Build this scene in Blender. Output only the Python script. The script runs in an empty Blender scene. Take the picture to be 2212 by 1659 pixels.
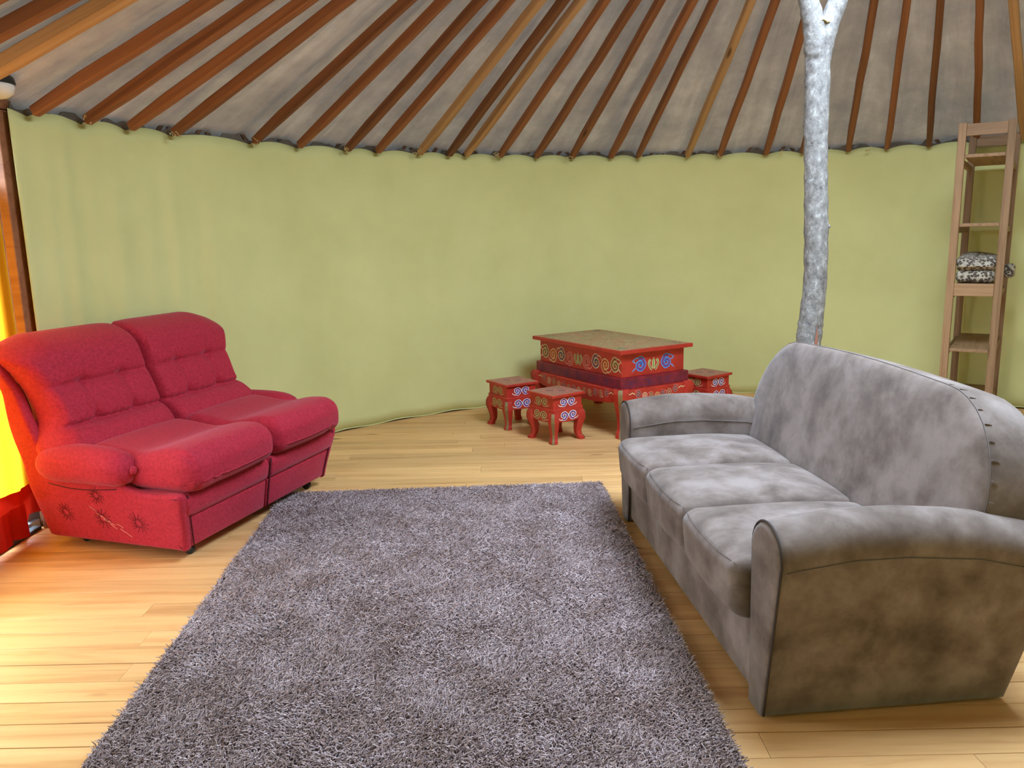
import bpy, bmesh, math, random
import numpy as np
from mathutils import Vector, Matrix

random.seed(7)
RNG = np.random.default_rng(11)
SC = bpy.context.scene
COL = SC.collection
PI = math.pi

# ------------------------------------------------------------------ camera
FOCAL_PX, PITCH, ROLL, EYE = 1712.0, math.radians(10.63), math.radians(1.23), 1.55
_fw = Vector((0, math.cos(PITCH), -math.sin(PITCH)))
_rt = Vector((1, 0, 0))
_up = _rt.cross(_fw)
_R = _rt * math.cos(ROLL) - _up * math.sin(ROLL)
_U = _up * math.cos(ROLL) + _rt * math.sin(ROLL)
cam_data = bpy.data.cameras.new('camera')
cam_data.sensor_width = 36.0
cam_data.lens = FOCAL_PX / 2212.0 * 36.0
cam_data.clip_start = 0.05
cam = bpy.data.objects.new('camera', cam_data)
COL.objects.link(cam)
cam.matrix_world = Matrix(((_R.x, _U.x, -_fw.x, 0), (_R.y, _U.y, -_fw.y, 0), (_R.z, _U.z, -_fw.z, EYE), (0, 0, 0, 1)))
SC.camera = cam

# ------------------------------------------------------------------ sky, daylight, exposure
CX, CY = 1.64, 3.27          # middle of the yurt
RW = 4.30                    # radius of the cloth lining
RING_R, RING_Z = 1.05, 3.606  # crown opening
EAVE_Z = 2.23

world = bpy.data.worlds.new('overcast_sky')
SC.world = world
world.use_nodes = True
_bg = world.node_tree.nodes['Background']
_bg.inputs['Color'].default_value = (0.64, 0.81, 1.0, 1)
_bg.inputs['Strength'].default_value = 40.0

SC.view_settings.view_transform = 'Standard'
SC.view_settings.look = 'None'
SC.view_settings.gamma = 1.0
SC.view_settings.exposure = -0.06
SC.view_settings.use_curve_mapping = False
SC.cycles.max_bounces = 6
SC.cycles.diffuse_bounces = 4
SC.cycles.glossy_bounces = 3


def portal(name, loc, rot, sx, sy, shape='RECTANGLE'):
    l = bpy.data.lights.new(name, 'AREA')
    l.shape = shape
    l.size = sx
    if shape in ('RECTANGLE', 'ELLIPSE'):
        l.size_y = sy
    l.cycles.is_portal = True
    o = bpy.data.objects.new(name, l)
    o.location = loc
    o.rotation_euler = rot
    COL.objects.link(o)
    return o


portal('crown_daylight', (CX, CY, RING_Z + 0.06), (0, 0, 0), 2.1, 2.1, 'RECTANGLE')
portal('door_daylight', (-2.86, 3.30, 1.10), (0, -PI / 2, 0), 2.2, 1.9)


# ------------------------------------------------------------------ materials
def new_mat(name):
    m = bpy.data.materials.new(name)
    m.use_nodes = True
    nt = m.node_tree
    return m, nt, nt.nodes, nt.links, nt.nodes['Principled BSDF']


def N(nodes, kind, **kw):
    n = nodes.new(kind)
    for k, v in kw.items():
        if hasattr(n, k):
            setattr(n, k, v)
        else:
            n.inputs[k].default_value = v
    return n


def ramp(nodes, stops, interp='LINEAR'):
    r = nodes.new('ShaderNodeValToRGB')
    r.color_ramp.interpolation = interp
    e = r.color_ramp.elements
    while len(e) < len(stops):
        e.new(0.5)
    for i, (p, c) in enumerate(stops):
        e[i].position = p
        e[i].color = (c[0], c[1], c[2], 1)
    return r


def coords(nodes, links, scale=(1, 1, 1), random_shift=False, kind='Object', rot=(0, 0, 0)):
    tc = nodes.new('ShaderNodeTexCoord')
    mp = nodes.new('ShaderNodeMapping')
    mp.inputs['Scale'].default_value = scale
    mp.inputs['Rotation'].default_value = rot
    links.new(tc.outputs[kind], mp.inputs['Vector'])
    if random_shift:
        oi = nodes.new('ShaderNodeObjectInfo')
        mu = nodes.new('ShaderNodeMath')
        mu.operation = 'MULTIPLY'
        mu.inputs[1].default_value = 57.0
        links.new(oi.outputs['Random'], mu.inputs[0])
        cb = nodes.new('ShaderNodeCombineXYZ')
        for a in 'XYZ':
            links.new(mu.outputs[0], cb.inputs[a])
        links.new(cb.outputs[0], mp.inputs['Location'])
    return mp


def simple(name, col, rough=0.6, metallic=0.0, sheen=0.0, spec=0.3):
    m, nt, nd, lk, b = new_mat(name)
    b.inputs['Base Color'].default_value = (*col, 1)
    b.inputs['Roughness'].default_value = rough
    b.inputs['Metallic'].default_value = metallic
    b.inputs['Specular IOR Level'].default_value = spec
    if sheen:
        b.inputs['Sheen Weight'].default_value = sheen
        b.inputs['Sheen Roughness'].default_value = 0.5
    return m


def mottled(name, stops, scale=4.0, rough=0.8, detail=6, sheen=0.0, sheen_tint=(1, 1, 1), bump=0.0, bump_scale=300.0,
            stretch=(1, 1, 1), random_shift=False, spec=0.2, distortion=0.0):
    m, nt, nd, lk, b = new_mat(name)
    mp = coords(nd, lk, stretch, random_shift)
    n = N(nd, 'ShaderNodeTexNoise', Scale=scale, Detail=detail, Roughness=0.6, Distortion=distortion)
    lk.new(mp.outputs[0], n.inputs['Vector'])
    r = ramp(nd, stops)
    lk.new(n.outputs['Fac'], r.inputs[0])
    lk.new(r.outputs[0], b.inputs['Base Color'])
    b.inputs['Roughness'].default_value = rough
    b.inputs['Specular IOR Level'].default_value = spec
    if sheen:
        b.inputs['Sheen Weight'].default_value = sheen
        b.inputs['Sheen Roughness'].default_value = 0.45
        b.inputs['Sheen Tint'].default_value = (*sheen_tint, 1)
    if bump:
        n2 = N(nd, 'ShaderNodeTexNoise', Scale=bump_scale, Detail=3)
        mp2 = coords(nd, lk)
        lk.new(mp2.outputs[0], n2.inputs['Vector'])
        bp = N(nd, 'ShaderNodeBump', Strength=bump, Distance=0.004)
        lk.new(n2.outputs['Fac'], bp.inputs['Height'])
        lk.new(bp.outputs[0], b.inputs['Normal'])
    return m


def wood(name, dark, light, rough=0.55, grain=(1.2, 22, 22), knots=True, tint=0.25, spec=0.35):
    """long grain along local X, a shade of its own for every piece, a few knots"""
    m, nt, nd, lk, b = new_mat(name)
    mp = coords(nd, lk, grain, True)
    n = N(nd, 'ShaderNodeTexNoise', Scale=1.0, Detail=7, Roughness=0.62, Distortion=0.6)
    lk.new(mp.outputs[0], n.inputs['Vector'])
    r = ramp(nd, [(0.28, dark), (0.50, [(a * 0.35 + c * 0.65) for a, c in zip(dark, light)]), (0.72, light)])
    lk.new(n.outputs['Fac'], r.inputs[0])
    oi = nd.new('ShaderNodeObjectInfo')
    mr = N(nd, 'ShaderNodeMapRange')
    mr.inputs['To Min'].default_value = 1 - tint
    mr.inputs['To Max'].default_value = 1 + tint * 0.45
    lk.new(oi.outputs['Random'], mr.inputs['Value'])
    mx = N(nd, 'ShaderNodeMix')
    mx.data_type = 'RGBA'
    mx.blend_type = 'MULTIPLY'
    mx.inputs[0].default_value = 1.0
    lk.new(r.outputs[0], mx.inputs[6])
    lk.new(mr.outputs[0], mx.inputs[7])
    col = mx.outputs[2]
    if knots:
        mp2 = coords(nd, lk, (1.6, 5.5, 5.5), True)
        v = N(nd, 'ShaderNodeTexVoronoi', Scale=0.75)
        v.feature = 'F1'
        lk.new(mp2.outputs[0], v.inputs['Vector'])
        kr = ramp(nd, [(0.0, (1, 1, 1)), (0.055, (0.85, 0.85, 0.85)), (0.10, (0, 0, 0))])
        lk.new(v.outputs['Distance'], kr.inputs[0])
        mk = N(nd, 'ShaderNodeMix')
        mk.data_type = 'RGBA'
        lk.new(kr.outputs[0], mk.inputs[0])
        lk.new(col, mk.inputs[6])
        mk.inputs[7].default_value = (dark[0] * 0.32, dark[1] * 0.26, dark[2] * 0.22, 1)
        col = mk.outputs[2]
    lk.new(col, b.inputs['Base Color'])
    b.inputs['Roughness'].default_value = rough
    b.inputs['Specular IOR Level'].default_value = spec
    bp = N(nd, 'ShaderNodeBump', Strength=0.12, Distance=0.003)
    lk.new(n.outputs['Fac'], bp.inputs['Height'])
    lk.new(bp.outputs[0], b.inputs['Normal'])
    return m


MT = {}
MT['plank'] = wood('pine_floor_board', (0.53, 0.255, 0.085), (0.80, 0.475, 0.20), 0.42, (1.1, 16, 16), True, 0.16, 0.4)
MT['subfloor'] = simple('dark_subfloor', (0.05, 0.03, 0.02), 0.9)
MT['rafter'] = wood('stained_rafter_wood', (0.16, 0.050, 0.020), (0.33, 0.125, 0.050), 0.6, (0.7, 26, 26), True, 0.35)
MT['rafter_pale'] = wood('pale_rafter_wood', (0.38, 0.19, 0.08), (0.60, 0.36, 0.18), 0.6, (0.7, 26, 26), True, 0.12)
MT['shelfwood'] = wood('shelf_pine', (0.19, 0.095, 0.04), (0.36, 0.21, 0.105), 0.6, (2.0, 40, 40), True, 0.2)
MT['doorwood'] = wood('door_post_wood', (0.22, 0.075, 0.03), (0.36, 0.15, 0.065), 0.55, (0.7, 20, 20), False, 0.1)


def canvas_mat():
    """cotton roof: blotches plus painted light and shade of folds that run up towards the crown"""
    m, nt, nd, lk, b = new_mat('roof_canvas')
    tc = nd.new('ShaderNodeTexCoord')
    sub = N(nd, 'ShaderNodeVectorMath')
    sub.operation = 'SUBTRACT'
    sub.inputs[1].default_value = (CX, CY, 0)
    lk.new(tc.outputs['Object'], sub.inputs[0])
    sx = nd.new('ShaderNodeSeparateXYZ')
    lk.new(sub.outputs[0], sx.inputs[0])
    at = N(nd, 'ShaderNodeMath')
    at.operation = 'ARCTAN2'
    lk.new(sx.outputs['Y'], at.inputs[0])
    lk.new(sx.outputs['X'], at.inputs[1])
    cb = nd.new('ShaderNodeCombineXYZ')
    sc = N(nd, 'ShaderNodeMath')
    sc.operation = 'MULTIPLY'
    sc.inputs[1].default_value = 11.0
    lk.new(at.outputs[0], sc.inputs[0])
    lk.new(sc.outputs[0], cb.inputs['X'])
    lk.new(sx.outputs['Z'], cb.inputs['Y'])
    n1 = N(nd, 'ShaderNodeTexNoise', Scale=1.9, Detail=5, Roughness=0.6)  # streaks that put the folds' light and shade into the colour
    lk.new(cb.outputs[0], n1.inputs['Vector'])
    n2 = N(nd, 'ShaderNodeTexNoise', Scale=2.4, Detail=10, Roughness=0.65)
    lk.new(tc.outputs['Object'], n2.inputs['Vector'])
    mx = N(nd, 'ShaderNodeMix')
    mx.inputs[0].default_value = 0.5
    lk.new(n1.outputs['Fac'], mx.inputs[2])
    lk.new(n2.outputs['Fac'], mx.inputs[3])
    r = ramp(nd, [(0.34, (0.29, 0.255, 0.22)), (0.5, (0.47, 0.43, 0.385)), (0.64, (0.68, 0.64, 0.59))])
    lk.new(mx.outputs[0], r.inputs[0])
    lk.new(r.outputs[0], b.inputs['Base Color'])
    b.inputs['Roughness'].default_value = 0.95
    b.inputs['Specular IOR Level'].default_value = 0.1
    bp = N(nd, 'ShaderNodeBump', Strength=0.6, Distance=0.03)
    lk.new(n1.outputs['Fac'], bp.inputs['Height'])
    lk.new(bp.outputs[0], b.inputs['Normal'])
    return m


MT['canvas'] = canvas_mat()


def let_light_through(mat, col, fac):
    nt = mat.node_tree
    b, out = nt.nodes['Principled BSDF'], nt.nodes['Material Output']
    t = nt.nodes.new('ShaderNodeBsdfTranslucent')
    t.inputs['Color'].default_value = (*col, 1)
    mx = nt.nodes.new('ShaderNodeMixShader')
    mx.inputs[0].default_value = fac
    nt.links.new(b.outputs[0], mx.inputs[1])
    nt.links.new(t.outputs[0], mx.inputs[2])
    nt.links.new(mx.outputs[0], out.inputs['Surface'])


let_light_through(MT['canvas'], (0.46, 0.43, 0.40), 0.115)
MT['cloth'] = mottled('green_cotton_lining', [(0.3, (0.62, 0.605, 0.265)), (0.7, (0.69, 0.675, 0.31))], 1.6, 0.95, 4, bump=0.12, bump_scale=420, spec=0.1)
MT['outer'] = mottled('outer_felt', [(0.3, (0.10, 0.085, 0.07)), (0.7, (0.17, 0.145, 0.12))], 3, 0.95)
MT['lattice'] = wood('lattice_wood', (0.10, 0.045, 0.022), (0.20, 0.10, 0.05), 0.7, (1, 30, 30), False)
MT['string'] = simple('raffia_string', (0.62, 0.50, 0.22), 0.8)
MT['suede'] = mottled('grey_brown_suede', [(0.32, (0.082, 0.056, 0.044)), (0.48, (0.162, 0.120, 0.100)), (0.66, (0.255, 0.203, 0.182))], 5.0, 0.85, 12,
                      sheen=0.22, sheen_tint=(0.9, 0.93, 1.0), bump=0.08, bump_scale=350, distortion=0.15, spec=0.15)
MT['suede_dark'] = simple('dark_piping', (0.05, 0.036, 0.03), 0.8)
MT['suede_seam'] = simple('seam_thread', (0.15, 0.125, 0.115), 0.85)
MT['red_fabric'] = mottled('crimson_upholstery', [(0.35, (0.33, 0.012, 0.028)), (0.65, (0.46, 0.022, 0.046))], 70, 0.75, 5, sheen=0.22,
                           sheen_tint=(1.0, 0.55, 0.75), bump=0.18, bump_scale=240, spec=0.2)
MT['red_dark'] = simple('dark_crimson_seam', (0.085, 0.006, 0.012), 0.8)
MT['red_stitch'] = simple('stitched_motif_thread', (0.21, 0.012, 0.025), 0.7)
MT['worn'] = simple('worn_thread', (0.72, 0.36, 0.30), 0.8)
MT['caster'] = simple('black_caster', (0.02, 0.02, 0.02), 0.4)
MT['lacquer'] = mottled('red_lacquer', [(0.3, (0.36, 0.022, 0.014)), (0.7, (0.50, 0.036, 0.020))], 9, 0.45, 4, spec=0.4)
MT['lacquer_dark'] = mottled('dark_red_lacquer', [(0.35, (0.14, 0.008, 0.016)), (0.65, (0.25, 0.014, 0.026))], 14, 0.45, 4, spec=0.4)
MT['gilt'] = simple('worn_olive_gilt', (0.22, 0.15, 0.06), 0.5)
MT['tan_line'] = simple('tan_paint', (0.60, 0.33, 0.18), 0.6)
MT['white_paint'] = simple('white_paint', (0.80, 0.80, 0.74), 0.55)
MT['cream_paint'] = simple('cream_paint', (0.66, 0.52, 0.30), 0.55)
MT['blue_paint'] = simple('blue_paint', (0.045, 0.085, 0.34), 0.5)
MT['indigo_paint'] = simple('indigo_paint', (0.06, 0.03, 0.12), 0.5)
MT['skyblue_paint'] = simple('sky_blue_paint', (0.12, 0.30, 0.62), 0.5)
MT['magenta_paint'] = simple('magenta_paint', (0.42, 0.02, 0.09), 0.5)
MT['pink_paint'] = simple('pink_paint', (0.72, 0.22, 0.18), 0.5)
MT['orange_paint'] = simple('orange_paint', (0.62, 0.15, 0.02), 0.5)
MT['olive_paint'] = simple('olive_paint', (0.23, 0.20, 0.06), 0.5)
MT['teal_paint'] = simple('teal_paint', (0.05, 0.10, 0.11), 0.5)
MT['green_paint'] = simple('green_paint', (0.22, 0.33, 0.08), 0.5)
MT['deepred_paint'] = simple('deep_red_paint', (0.30, 0.015, 0.012), 0.5)
MT['chrome'] = simple('brushed_aluminium', (0.62, 0.64, 0.66), 0.35, 1.0)
MT['rubber'] = simple('dark_rubber_strip', (0.05, 0.05, 0.055), 0.6)
MT['white_frame'] = simple('white_door_paint', (0.78, 0.74, 0.70), 0.5)
MT['lamp_white'] = simple('opal_lamp_glass', (0.78, 0.74, 0.66), 0.3, spec=0.5)
MT['grass'] = mottled('grass_outside', [(0.3, (0.08, 0.14, 0.03)), (0.7, (0.17, 0.24, 0.06))], 3, 0.95)


def top_panel_mat(name, base, a, bcol, scale):
    m, nt, nd, lk, b = new_mat(name)
    mp = coords(nd, lk)
    n = N(nd, 'ShaderNodeTexNoise', Scale=scale, Detail=3, Distortion=2.2)
    lk.new(mp.outputs[0], n.inputs['Vector'])
    r = ramp(nd, [(0.0, base), (0.44, base), (0.47, a), (0.50, base), (0.56, bcol), (0.60, base), (0.64, a), (0.67, base)])
    lk.new(n.outputs['Fac'], r.inputs[0])
    lk.new(r.outputs[0], b.inputs['Base Color'])
    b.inputs['Roughness'].default_value = 0.5
    return m


MT['table_top'] = top_panel_mat('painted_table_panel', (0.33, 0.23, 0.11), (0.52, 0.36, 0.19), (0.42, 0.12, 0.07), 9)
MT['stool_top'] = top_panel_mat('painted_stool_panel', (0.33, 0.13, 0.09), (0.46, 0.30, 0.19), (0.42, 0.09, 0.07), 22)


def bark_mat():
    m, nt, nd, lk, b = new_mat('lichen_bark')
    mp = coords(nd, lk, (1, 1, 0.75))
    n = N(nd, 'ShaderNodeTexNoise', Scale=30, Detail=10, Roughness=0.75)
    lk.new(mp.outputs[0], n.inputs['Vector'])
    r = ramp(nd, [(0.33, (0.055, 0.045, 0.04)), (0.43, (0.16, 0.145, 0.135)), (0.55, (0.235, 0.22, 0.205)), (0.66, (0.42, 0.41, 0.385))])
    lk.new(n.outputs['Fac'], r.inputs[0])
    lk.new(r.outputs[0], b.inputs['Base Color'])
    b.inputs['Roughness'].default_value = 0.9
    bp = N(nd, 'ShaderNodeBump', Strength=0.55, Distance=0.01)
    lk.new(n.outputs['Fac'], bp.inputs['Height'])
    lk.new(bp.outputs[0], b.inputs['Normal'])
    return m


MT['bark'] = bark_mat()
MT['bare_wood'] = simple('bare_wood', (0.30, 0.13, 0.085), 0.8)
MT['rope'] = simple('hemp_rope', (0.50, 0.40, 0.22), 0.9)


def leopard_mat():
    m, nt, nd, lk, b = new_mat('leopard_print_fleece')
    mp = coords(nd, lk, (1, 1, 1.0))
    v = N(nd, 'ShaderNodeTexVoronoi', Scale=46, Randomness=0.9)
    lk.new(mp.outputs[0], v.inputs['Vector'])
    r = ramp(nd, [(0.0, (0.22, 0.14, 0.09)), (0.22, (0.10, 0.07, 0.05)), (0.42, (0.025, 0.02, 0.018)), (0.52, (0.36, 0.30, 0.22)), (1.0, (0.50, 0.46, 0.38))])
    lk.new(v.outputs['Distance'], r.inputs[0])
    lk.new(r.outputs[0], b.inputs['Base Color'])
    b.inputs['Roughness'].default_value = 0.9
    return m


MT['leopard'] = leopard_mat()


def pile_mat():
    m, nt, nd, lk, b = new_mat('mauve_grey_yarn')
    g = nd.new('ShaderNodeNewGeometry')
    r = ramp(nd, [(0.0, (0.23, 0.165, 0.155)), (0.45, (0.43, 0.335, 0.325)), (0.8, (0.55, 0.445, 0.435)), (1.0, (0.69, 0.58, 0.57))])
    lk.new(g.outputs['Random Per Island'], r.inputs[0])
    mp = coords(nd, lk)
    n = N(nd, 'ShaderNodeTexNoise', Scale=5.0, Detail=6)
    lk.new(mp.outputs[0], n.inputs['Vector'])
    r2 = ramp(nd, [(0.35, (0.80, 0.74, 0.72)), (0.65, (1.1, 1.1, 1.14))])
    lk.new(n.outputs['Fac'], r2.inputs[0])
    mx = N(nd, 'ShaderNodeMix')
    mx.data_type = 'RGBA'
    mx.blend_type = 'MULTIPLY'
    mx.inputs[0].default_value = 1.0
    lk.new(r.outputs[0], mx.inputs[6])
    lk.new(r2.outputs[0], mx.inputs[7])
    lk.new(mx.outputs[2], b.inputs['Base Color'])
    b.inputs['Roughness'].default_value = 0.85
    b.inputs['Specular IOR Level'].default_value = 0.15
    return m


MT['pile'] = pile_mat()
MT['rug_back'] = simple('rug_backing', (0.13, 0.105, 0.11), 0.95)


def translucent(name, col, trans, mix):
    m, nt, nd, lk, b = new_mat(name)
    out = nd['Material Output']
    b.inputs['Base Color'].default_value = (*col, 1)
    b.inputs['Roughness'].default_value = 0.9
    b.inputs['Specular IOR Level'].default_value = 0.1
    t = nd.new('ShaderNodeBsdfTranslucent')
    t.inputs['Color'].default_value = (*trans, 1)
    mx = nd.new('ShaderNodeMixShader')
    mx.inputs[0].default_value = mix
    lk.new(b.outputs[0], mx.inputs[1])
    lk.new(t.outputs[0], mx.inputs[2])
    lk.new(mx.outputs[0], out.inputs['Surface'])
    return m


MT['yellow_curtain'] = translucent('yellow_voile', (0.75, 0.42, 0.02), (0.80, 0.32, 0.012), 0.46)
MT['red_curtain'] = translucent('red_cotton', (0.55, 0.02, 0.01), (0.45, 0.015, 0.005), 0.12)


def glass_mat():
    m, nt, nd, lk, b = new_mat('door_glass')
    out = nd['Material Output']
    t = nd.new('ShaderNodeBsdfTransparent')
    t.inputs['Color'].default_value = (0.95, 0.97, 0.97, 1)
    g = nd.new('ShaderNodeBsdfGlossy')
    g.inputs['Roughness'].default_value = 0.03
    mx = nd.new('ShaderNodeMixShader')
    mx.inputs[0].default_value = 0.06
    lk.new(t.outputs[0], mx.inputs[1])
    lk.new(g.outputs[0], mx.inputs[2])
    lk.new(mx.outputs[0], out.inputs['Surface'])
    return m


MT['glass'] = glass_mat()


# ------------------------------------------------------------------ object helpers
def link(name, me, mats, parent=None, smooth=False, loc=None, rotz=0.0):
    for m in (mats if isinstance(mats, (list, tuple)) else [mats]):
        if m is not None and len(me.materials) < (len(mats) if isinstance(mats, (list, tuple)) else 1):
            me.materials.append(MT[m])
    if smooth:
        me.shade_smooth()
    o = bpy.data.objects.new(name, me)
    COL.objects.link(o)
    if parent is not None:
        o.parent = parent
    if loc is not None:
        o.location = loc
    o.rotation_euler = (0, 0, rotz)
    return o


def build(name, vf, mats, parent=None, smooth=False, loc=None, rotz=0.0, idx=None):
    v, f = vf
    me = bpy.data.meshes.new(name)
    me.from_pydata([tuple(p) for p in v], [], f)
    if idx is not None:
        me.polygons.foreach_set('material_index', idx)
    me.update()
    return link(name, me, mats, parent, smooth, loc, rotz)


def thing(name, label, cat, loc=(0, 0, 0), rotz=0.0, group=None):
    o = bpy.data.objects.new(name, None)
    o.empty_display_size = 0.1
    COL.objects.link(o)
    o.location = loc
    o.rotation_euler = (0, 0, rotz)
    o['label'] = label
    o['category'] = cat
    if group:
        o['group'] = group
    return o


def tag(o, label, cat, group=None):
    o['label'] = label
    o['category'] = cat
    if group:
        o['group'] = group
    return o


def struct(o, label=None):
    o['kind'] = 'structure'
    if label:
        o['label'] = label
    return o


def join(*parts):
    V, F = [], []
    for v, f in parts:
        k = len(V)
        V += [tuple(p) for p in v]
        F += [tuple(i + k for i in q) for q in f]
    return V, F


def move(vf, d=(0, 0, 0), fn=None):
    v, f = vf
    if fn:
        v = [fn(*p) for p in v]
    return [(p[0] + d[0], p[1] + d[1], p[2] + d[2]) for p in v], f


def axis_list(h, r, k, m):
    """sample positions across one axis of a rounded box: k in each rounded end, m across the flat"""
    if h - r < 1e-6:
        r = h - 1e-6
    a = [-h + r * (1 - math.cos(PI / 2 * i / k)) if False else -h + r * i / k for i in range(k)]
    b = [-(h - r) + 2 * (h - r) * i / m for i in range(m + 1)]
    return a + b + [-x for x in reversed(a)]


def rbox(sx, sy, sz, r, k=3, m=(1, 1, 1), fn=None, c=(0, 0, 0)):
    """box with rounded edges (r: one radius or one for each axis), optional bend fn(x,y,z)"""
    h = (sx / 2, sy / 2, sz / 2)
    rr = (r, r, r) if not isinstance(r, (tuple, list)) else r
    rr = tuple(min(a, b) for a, b in zip(rr, h))
    L = [axis_list(h[i], rr[i], k, m[i]) for i in range(3)]
    V, F, K = [], [], {}

    def vid(i, j, l):
        key = (i, j, l)
        if key not in K:
            p = (L[0][i], L[1][j], L[2][l])
            q = [max(-(h[a] - rr[a]), min(h[a] - rr[a], p[a])) for a in range(3)]
            d = [(p[a] - q[a]) / rr[a] for a in range(3)]
            mx = max(abs(x) for x in d)
            n = math.sqrt(sum(x * x for x in d))
            if n > 1e-9:
                d = [x / n * mx for x in d]
            K[key] = len(V)
            P = tuple(q[a] + d[a] * rr[a] for a in range(3))
            if fn:
                P = fn(*P)
            V.append((P[0] + c[0], P[1] + c[1], P[2] + c[2]))
        return K[key]
    n = [len(x) - 1 for x in L]
    for i in range(n[0]):
        for j in range(n[1]):
            F.append((vid(i, j, 0), vid(i, j + 1, 0), vid(i + 1, j + 1, 0), vid(i + 1, j, 0)))
            F.append((vid(i, j, n[2]), vid(i + 1, j, n[2]), vid(i + 1, j + 1, n[2]), vid(i, j + 1, n[2])))
    for i in range(n[0]):
        for l in range(n[2]):
            F.append((vid(i, 0, l), vid(i + 1, 0, l), vid(i + 1, 0, l + 1), vid(i, 0, l + 1)))
            F.append((vid(i, n[1], l), vid(i, n[1], l + 1), vid(i + 1, n[1], l + 1), vid(i + 1, n[1], l)))
    for j in range(n[1]):
        for l in range(n[2]):
            F.append((vid(0, j, l), vid(0, j, l + 1), vid(0, j + 1, l + 1), vid(0, j + 1, l)))
            F.append((vid(n[0], j, l), vid(n[0], j + 1, l), vid(n[0], j + 1, l + 1), vid(n[0], j, l + 1)))
    return V, F


def box(x0, x1, y0, y1, z0, z1, ch=0.004):
    """box with small chamfers"""
    return rbox(x1 - x0, y1 - y0, z1 - z0, ch, 1, (1, 1, 1), None, ((x0 + x1) / 2, (y0 + y1) / 2, (z0 + z1) / 2))


def catmull(P, n=6, closed=False):
    P = [Vector(p) for p in P]
    out = []
    m = len(P)
    rng = range(m if closed else m - 1)
    for i in rng:
        if closed:
            a, b, c, d = P[(i - 1) % m], P[i], P[(i + 1) % m], P[(i + 2) % m]
        else:
            a, b, c, d = P[max(i - 1, 0)], P[i], P[i + 1], P[min(i + 2, m - 1)]
        for k in range(n):
            t = k / n
            out.append(0.5 * ((2 * b) + (c - a) * t + (2 * a - 5 * b + 4 * c - d) * t * t + (-a + 3 * b - 3 * c + d) * t ** 3))
    if not closed:
        out.append(P[-1])
    return out


def tube(P, r, sides=6, closed=False, cap=True):
    P = [Vector(p) for p in P]
    n = len(P)
    R = r if callable(r) else (lambda i: r)
    V, F = [], []
    prev = None
    for i in range(n):
        if closed:
            t = (P[(i + 1) % n] - P[(i - 1) % n])
        else:
            t = P[min(i + 1, n - 1)] - P[max(i - 1, 0)]
        t.normalize()
        if prev is None:
            a = Vector((0, 0, 1)) if abs(t.z) < 0.9 else Vector((1, 0, 0))
            x = t.cross(a).normalized()
        else:
            x = (prev - t * prev.dot(t)).normalized()
        prev = x
        y = t.cross(x)
        for s in range(sides):
            a = 2 * PI * s / sides
            V.append(P[i] + (x * math.cos(a) + y * math.sin(a)) * R(i))
    m = n if closed else n - 1
    for i in range(m):
        for s in range(sides):
            a, b = i * sides + s, i * sides + (s + 1) % sides
            c, d = ((i + 1) % n) * sides + (s + 1) % sides, ((i + 1) % n) * sides + s
            F.append((a, b, c, d))
    if cap and not closed:
        F.append(tuple(reversed(range(sides))))
        F.append(tuple(range((n - 1) * sides, n * sides)))
    return V, F


def inset2d(P, d):
    """move a closed counter-clockwise outline inwards by d"""
    n = len(P)
    out = []
    for i in range(n):
        a, b, c = P[i - 1], P[i], P[(i + 1) % n]
        e1 = Vector((b[0] - a[0], b[1] - a[1]))
        e2 = Vector((c[0] - b[0], c[1] - b[1]))
        if e1.length < 1e-9:
            e1 = e2
        if e2.length < 1e-9:
            e2 = e1
        e1.normalize()
        e2.normalize()
        nrm = Vector((-(e1.y + e2.y), e1.x + e2.x))
        if nrm.length < 1e-6:
            nrm = Vector((-e1.y, e1.x))
        nrm.normalize()
        k = d / max(0.5, nrm.dot(Vector((-e1.y, e1.x))))
        out.append((b[0] + nrm.x * k, b[1] + nrm.y * k))
    return out


def ccw(P):
    a = sum(P[i][0] * P[(i + 1) % len(P)][1] - P[(i + 1) % len(P)][0] * P[i][1] for i in range(len(P)))
    return list(P) if a > 0 else list(reversed(P))


def slice_up(vf, levels, axis):
    """cut a mesh by planes so that later bending stays smooth"""
    bm = bmesh.new()
    vs = [bm.verts.new(p) for p in vf[0]]
    for f in vf[1]:
        bm.faces.new([vs[i] for i in f])
    n = [0, 0, 0]
    n[axis] = 1
    for c in levels:
        co = [0, 0, 0]
        co[axis] = c
        bmesh.ops.bisect_plane(bm, geom=bm.verts[:] + bm.edges[:] + bm.faces[:], plane_co=co, plane_no=n, dist=1e-5)
    bm.verts.index_update()
    out = [tuple(v.co) for v in bm.verts], [tuple(v.index for v in f.verts) for f in bm.faces]
    bm.free()
    return out


def extrude(P, t0, t1, bevel, put, k=3, bulge=0.0):
    """extrude a closed outline between t0 and t1 with rounded rims; put(a, b, t) places a point"""
    P = ccw([(p[0], p[1]) for p in P])
    n = len(P)
    rings = []
    s = 1 if t1 > t0 else -1
    for i in range(k + 1):
        a = PI / 2 * i / k
        rings.append((bevel * (1 - math.sin(a)), t0 + s * bevel * (1 - math.cos(a))))
    for i in range(k, -1, -1):
        a = PI / 2 * i / k
        rings.append((bevel * (1 - math.sin(a)), t1 - s * bevel * (1 - math.cos(a))))
    V, F = [], []
    for d, t in rings:
        for a, b in (inset2d(P, d) if d > 1e-9 else P):
            V.append(put(a, b, t))
    for i in range(len(rings) - 1):
        for j in range(n):
            F.append((i * n + j, i * n + (j + 1) % n, (i + 1) * n + (j + 1) % n, (i + 1) * n + j))
    F.append(tuple(reversed(range(n))))
    F.append(tuple(range((len(rings) - 1) * n, len(rings) * n)))
    return V, F


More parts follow.
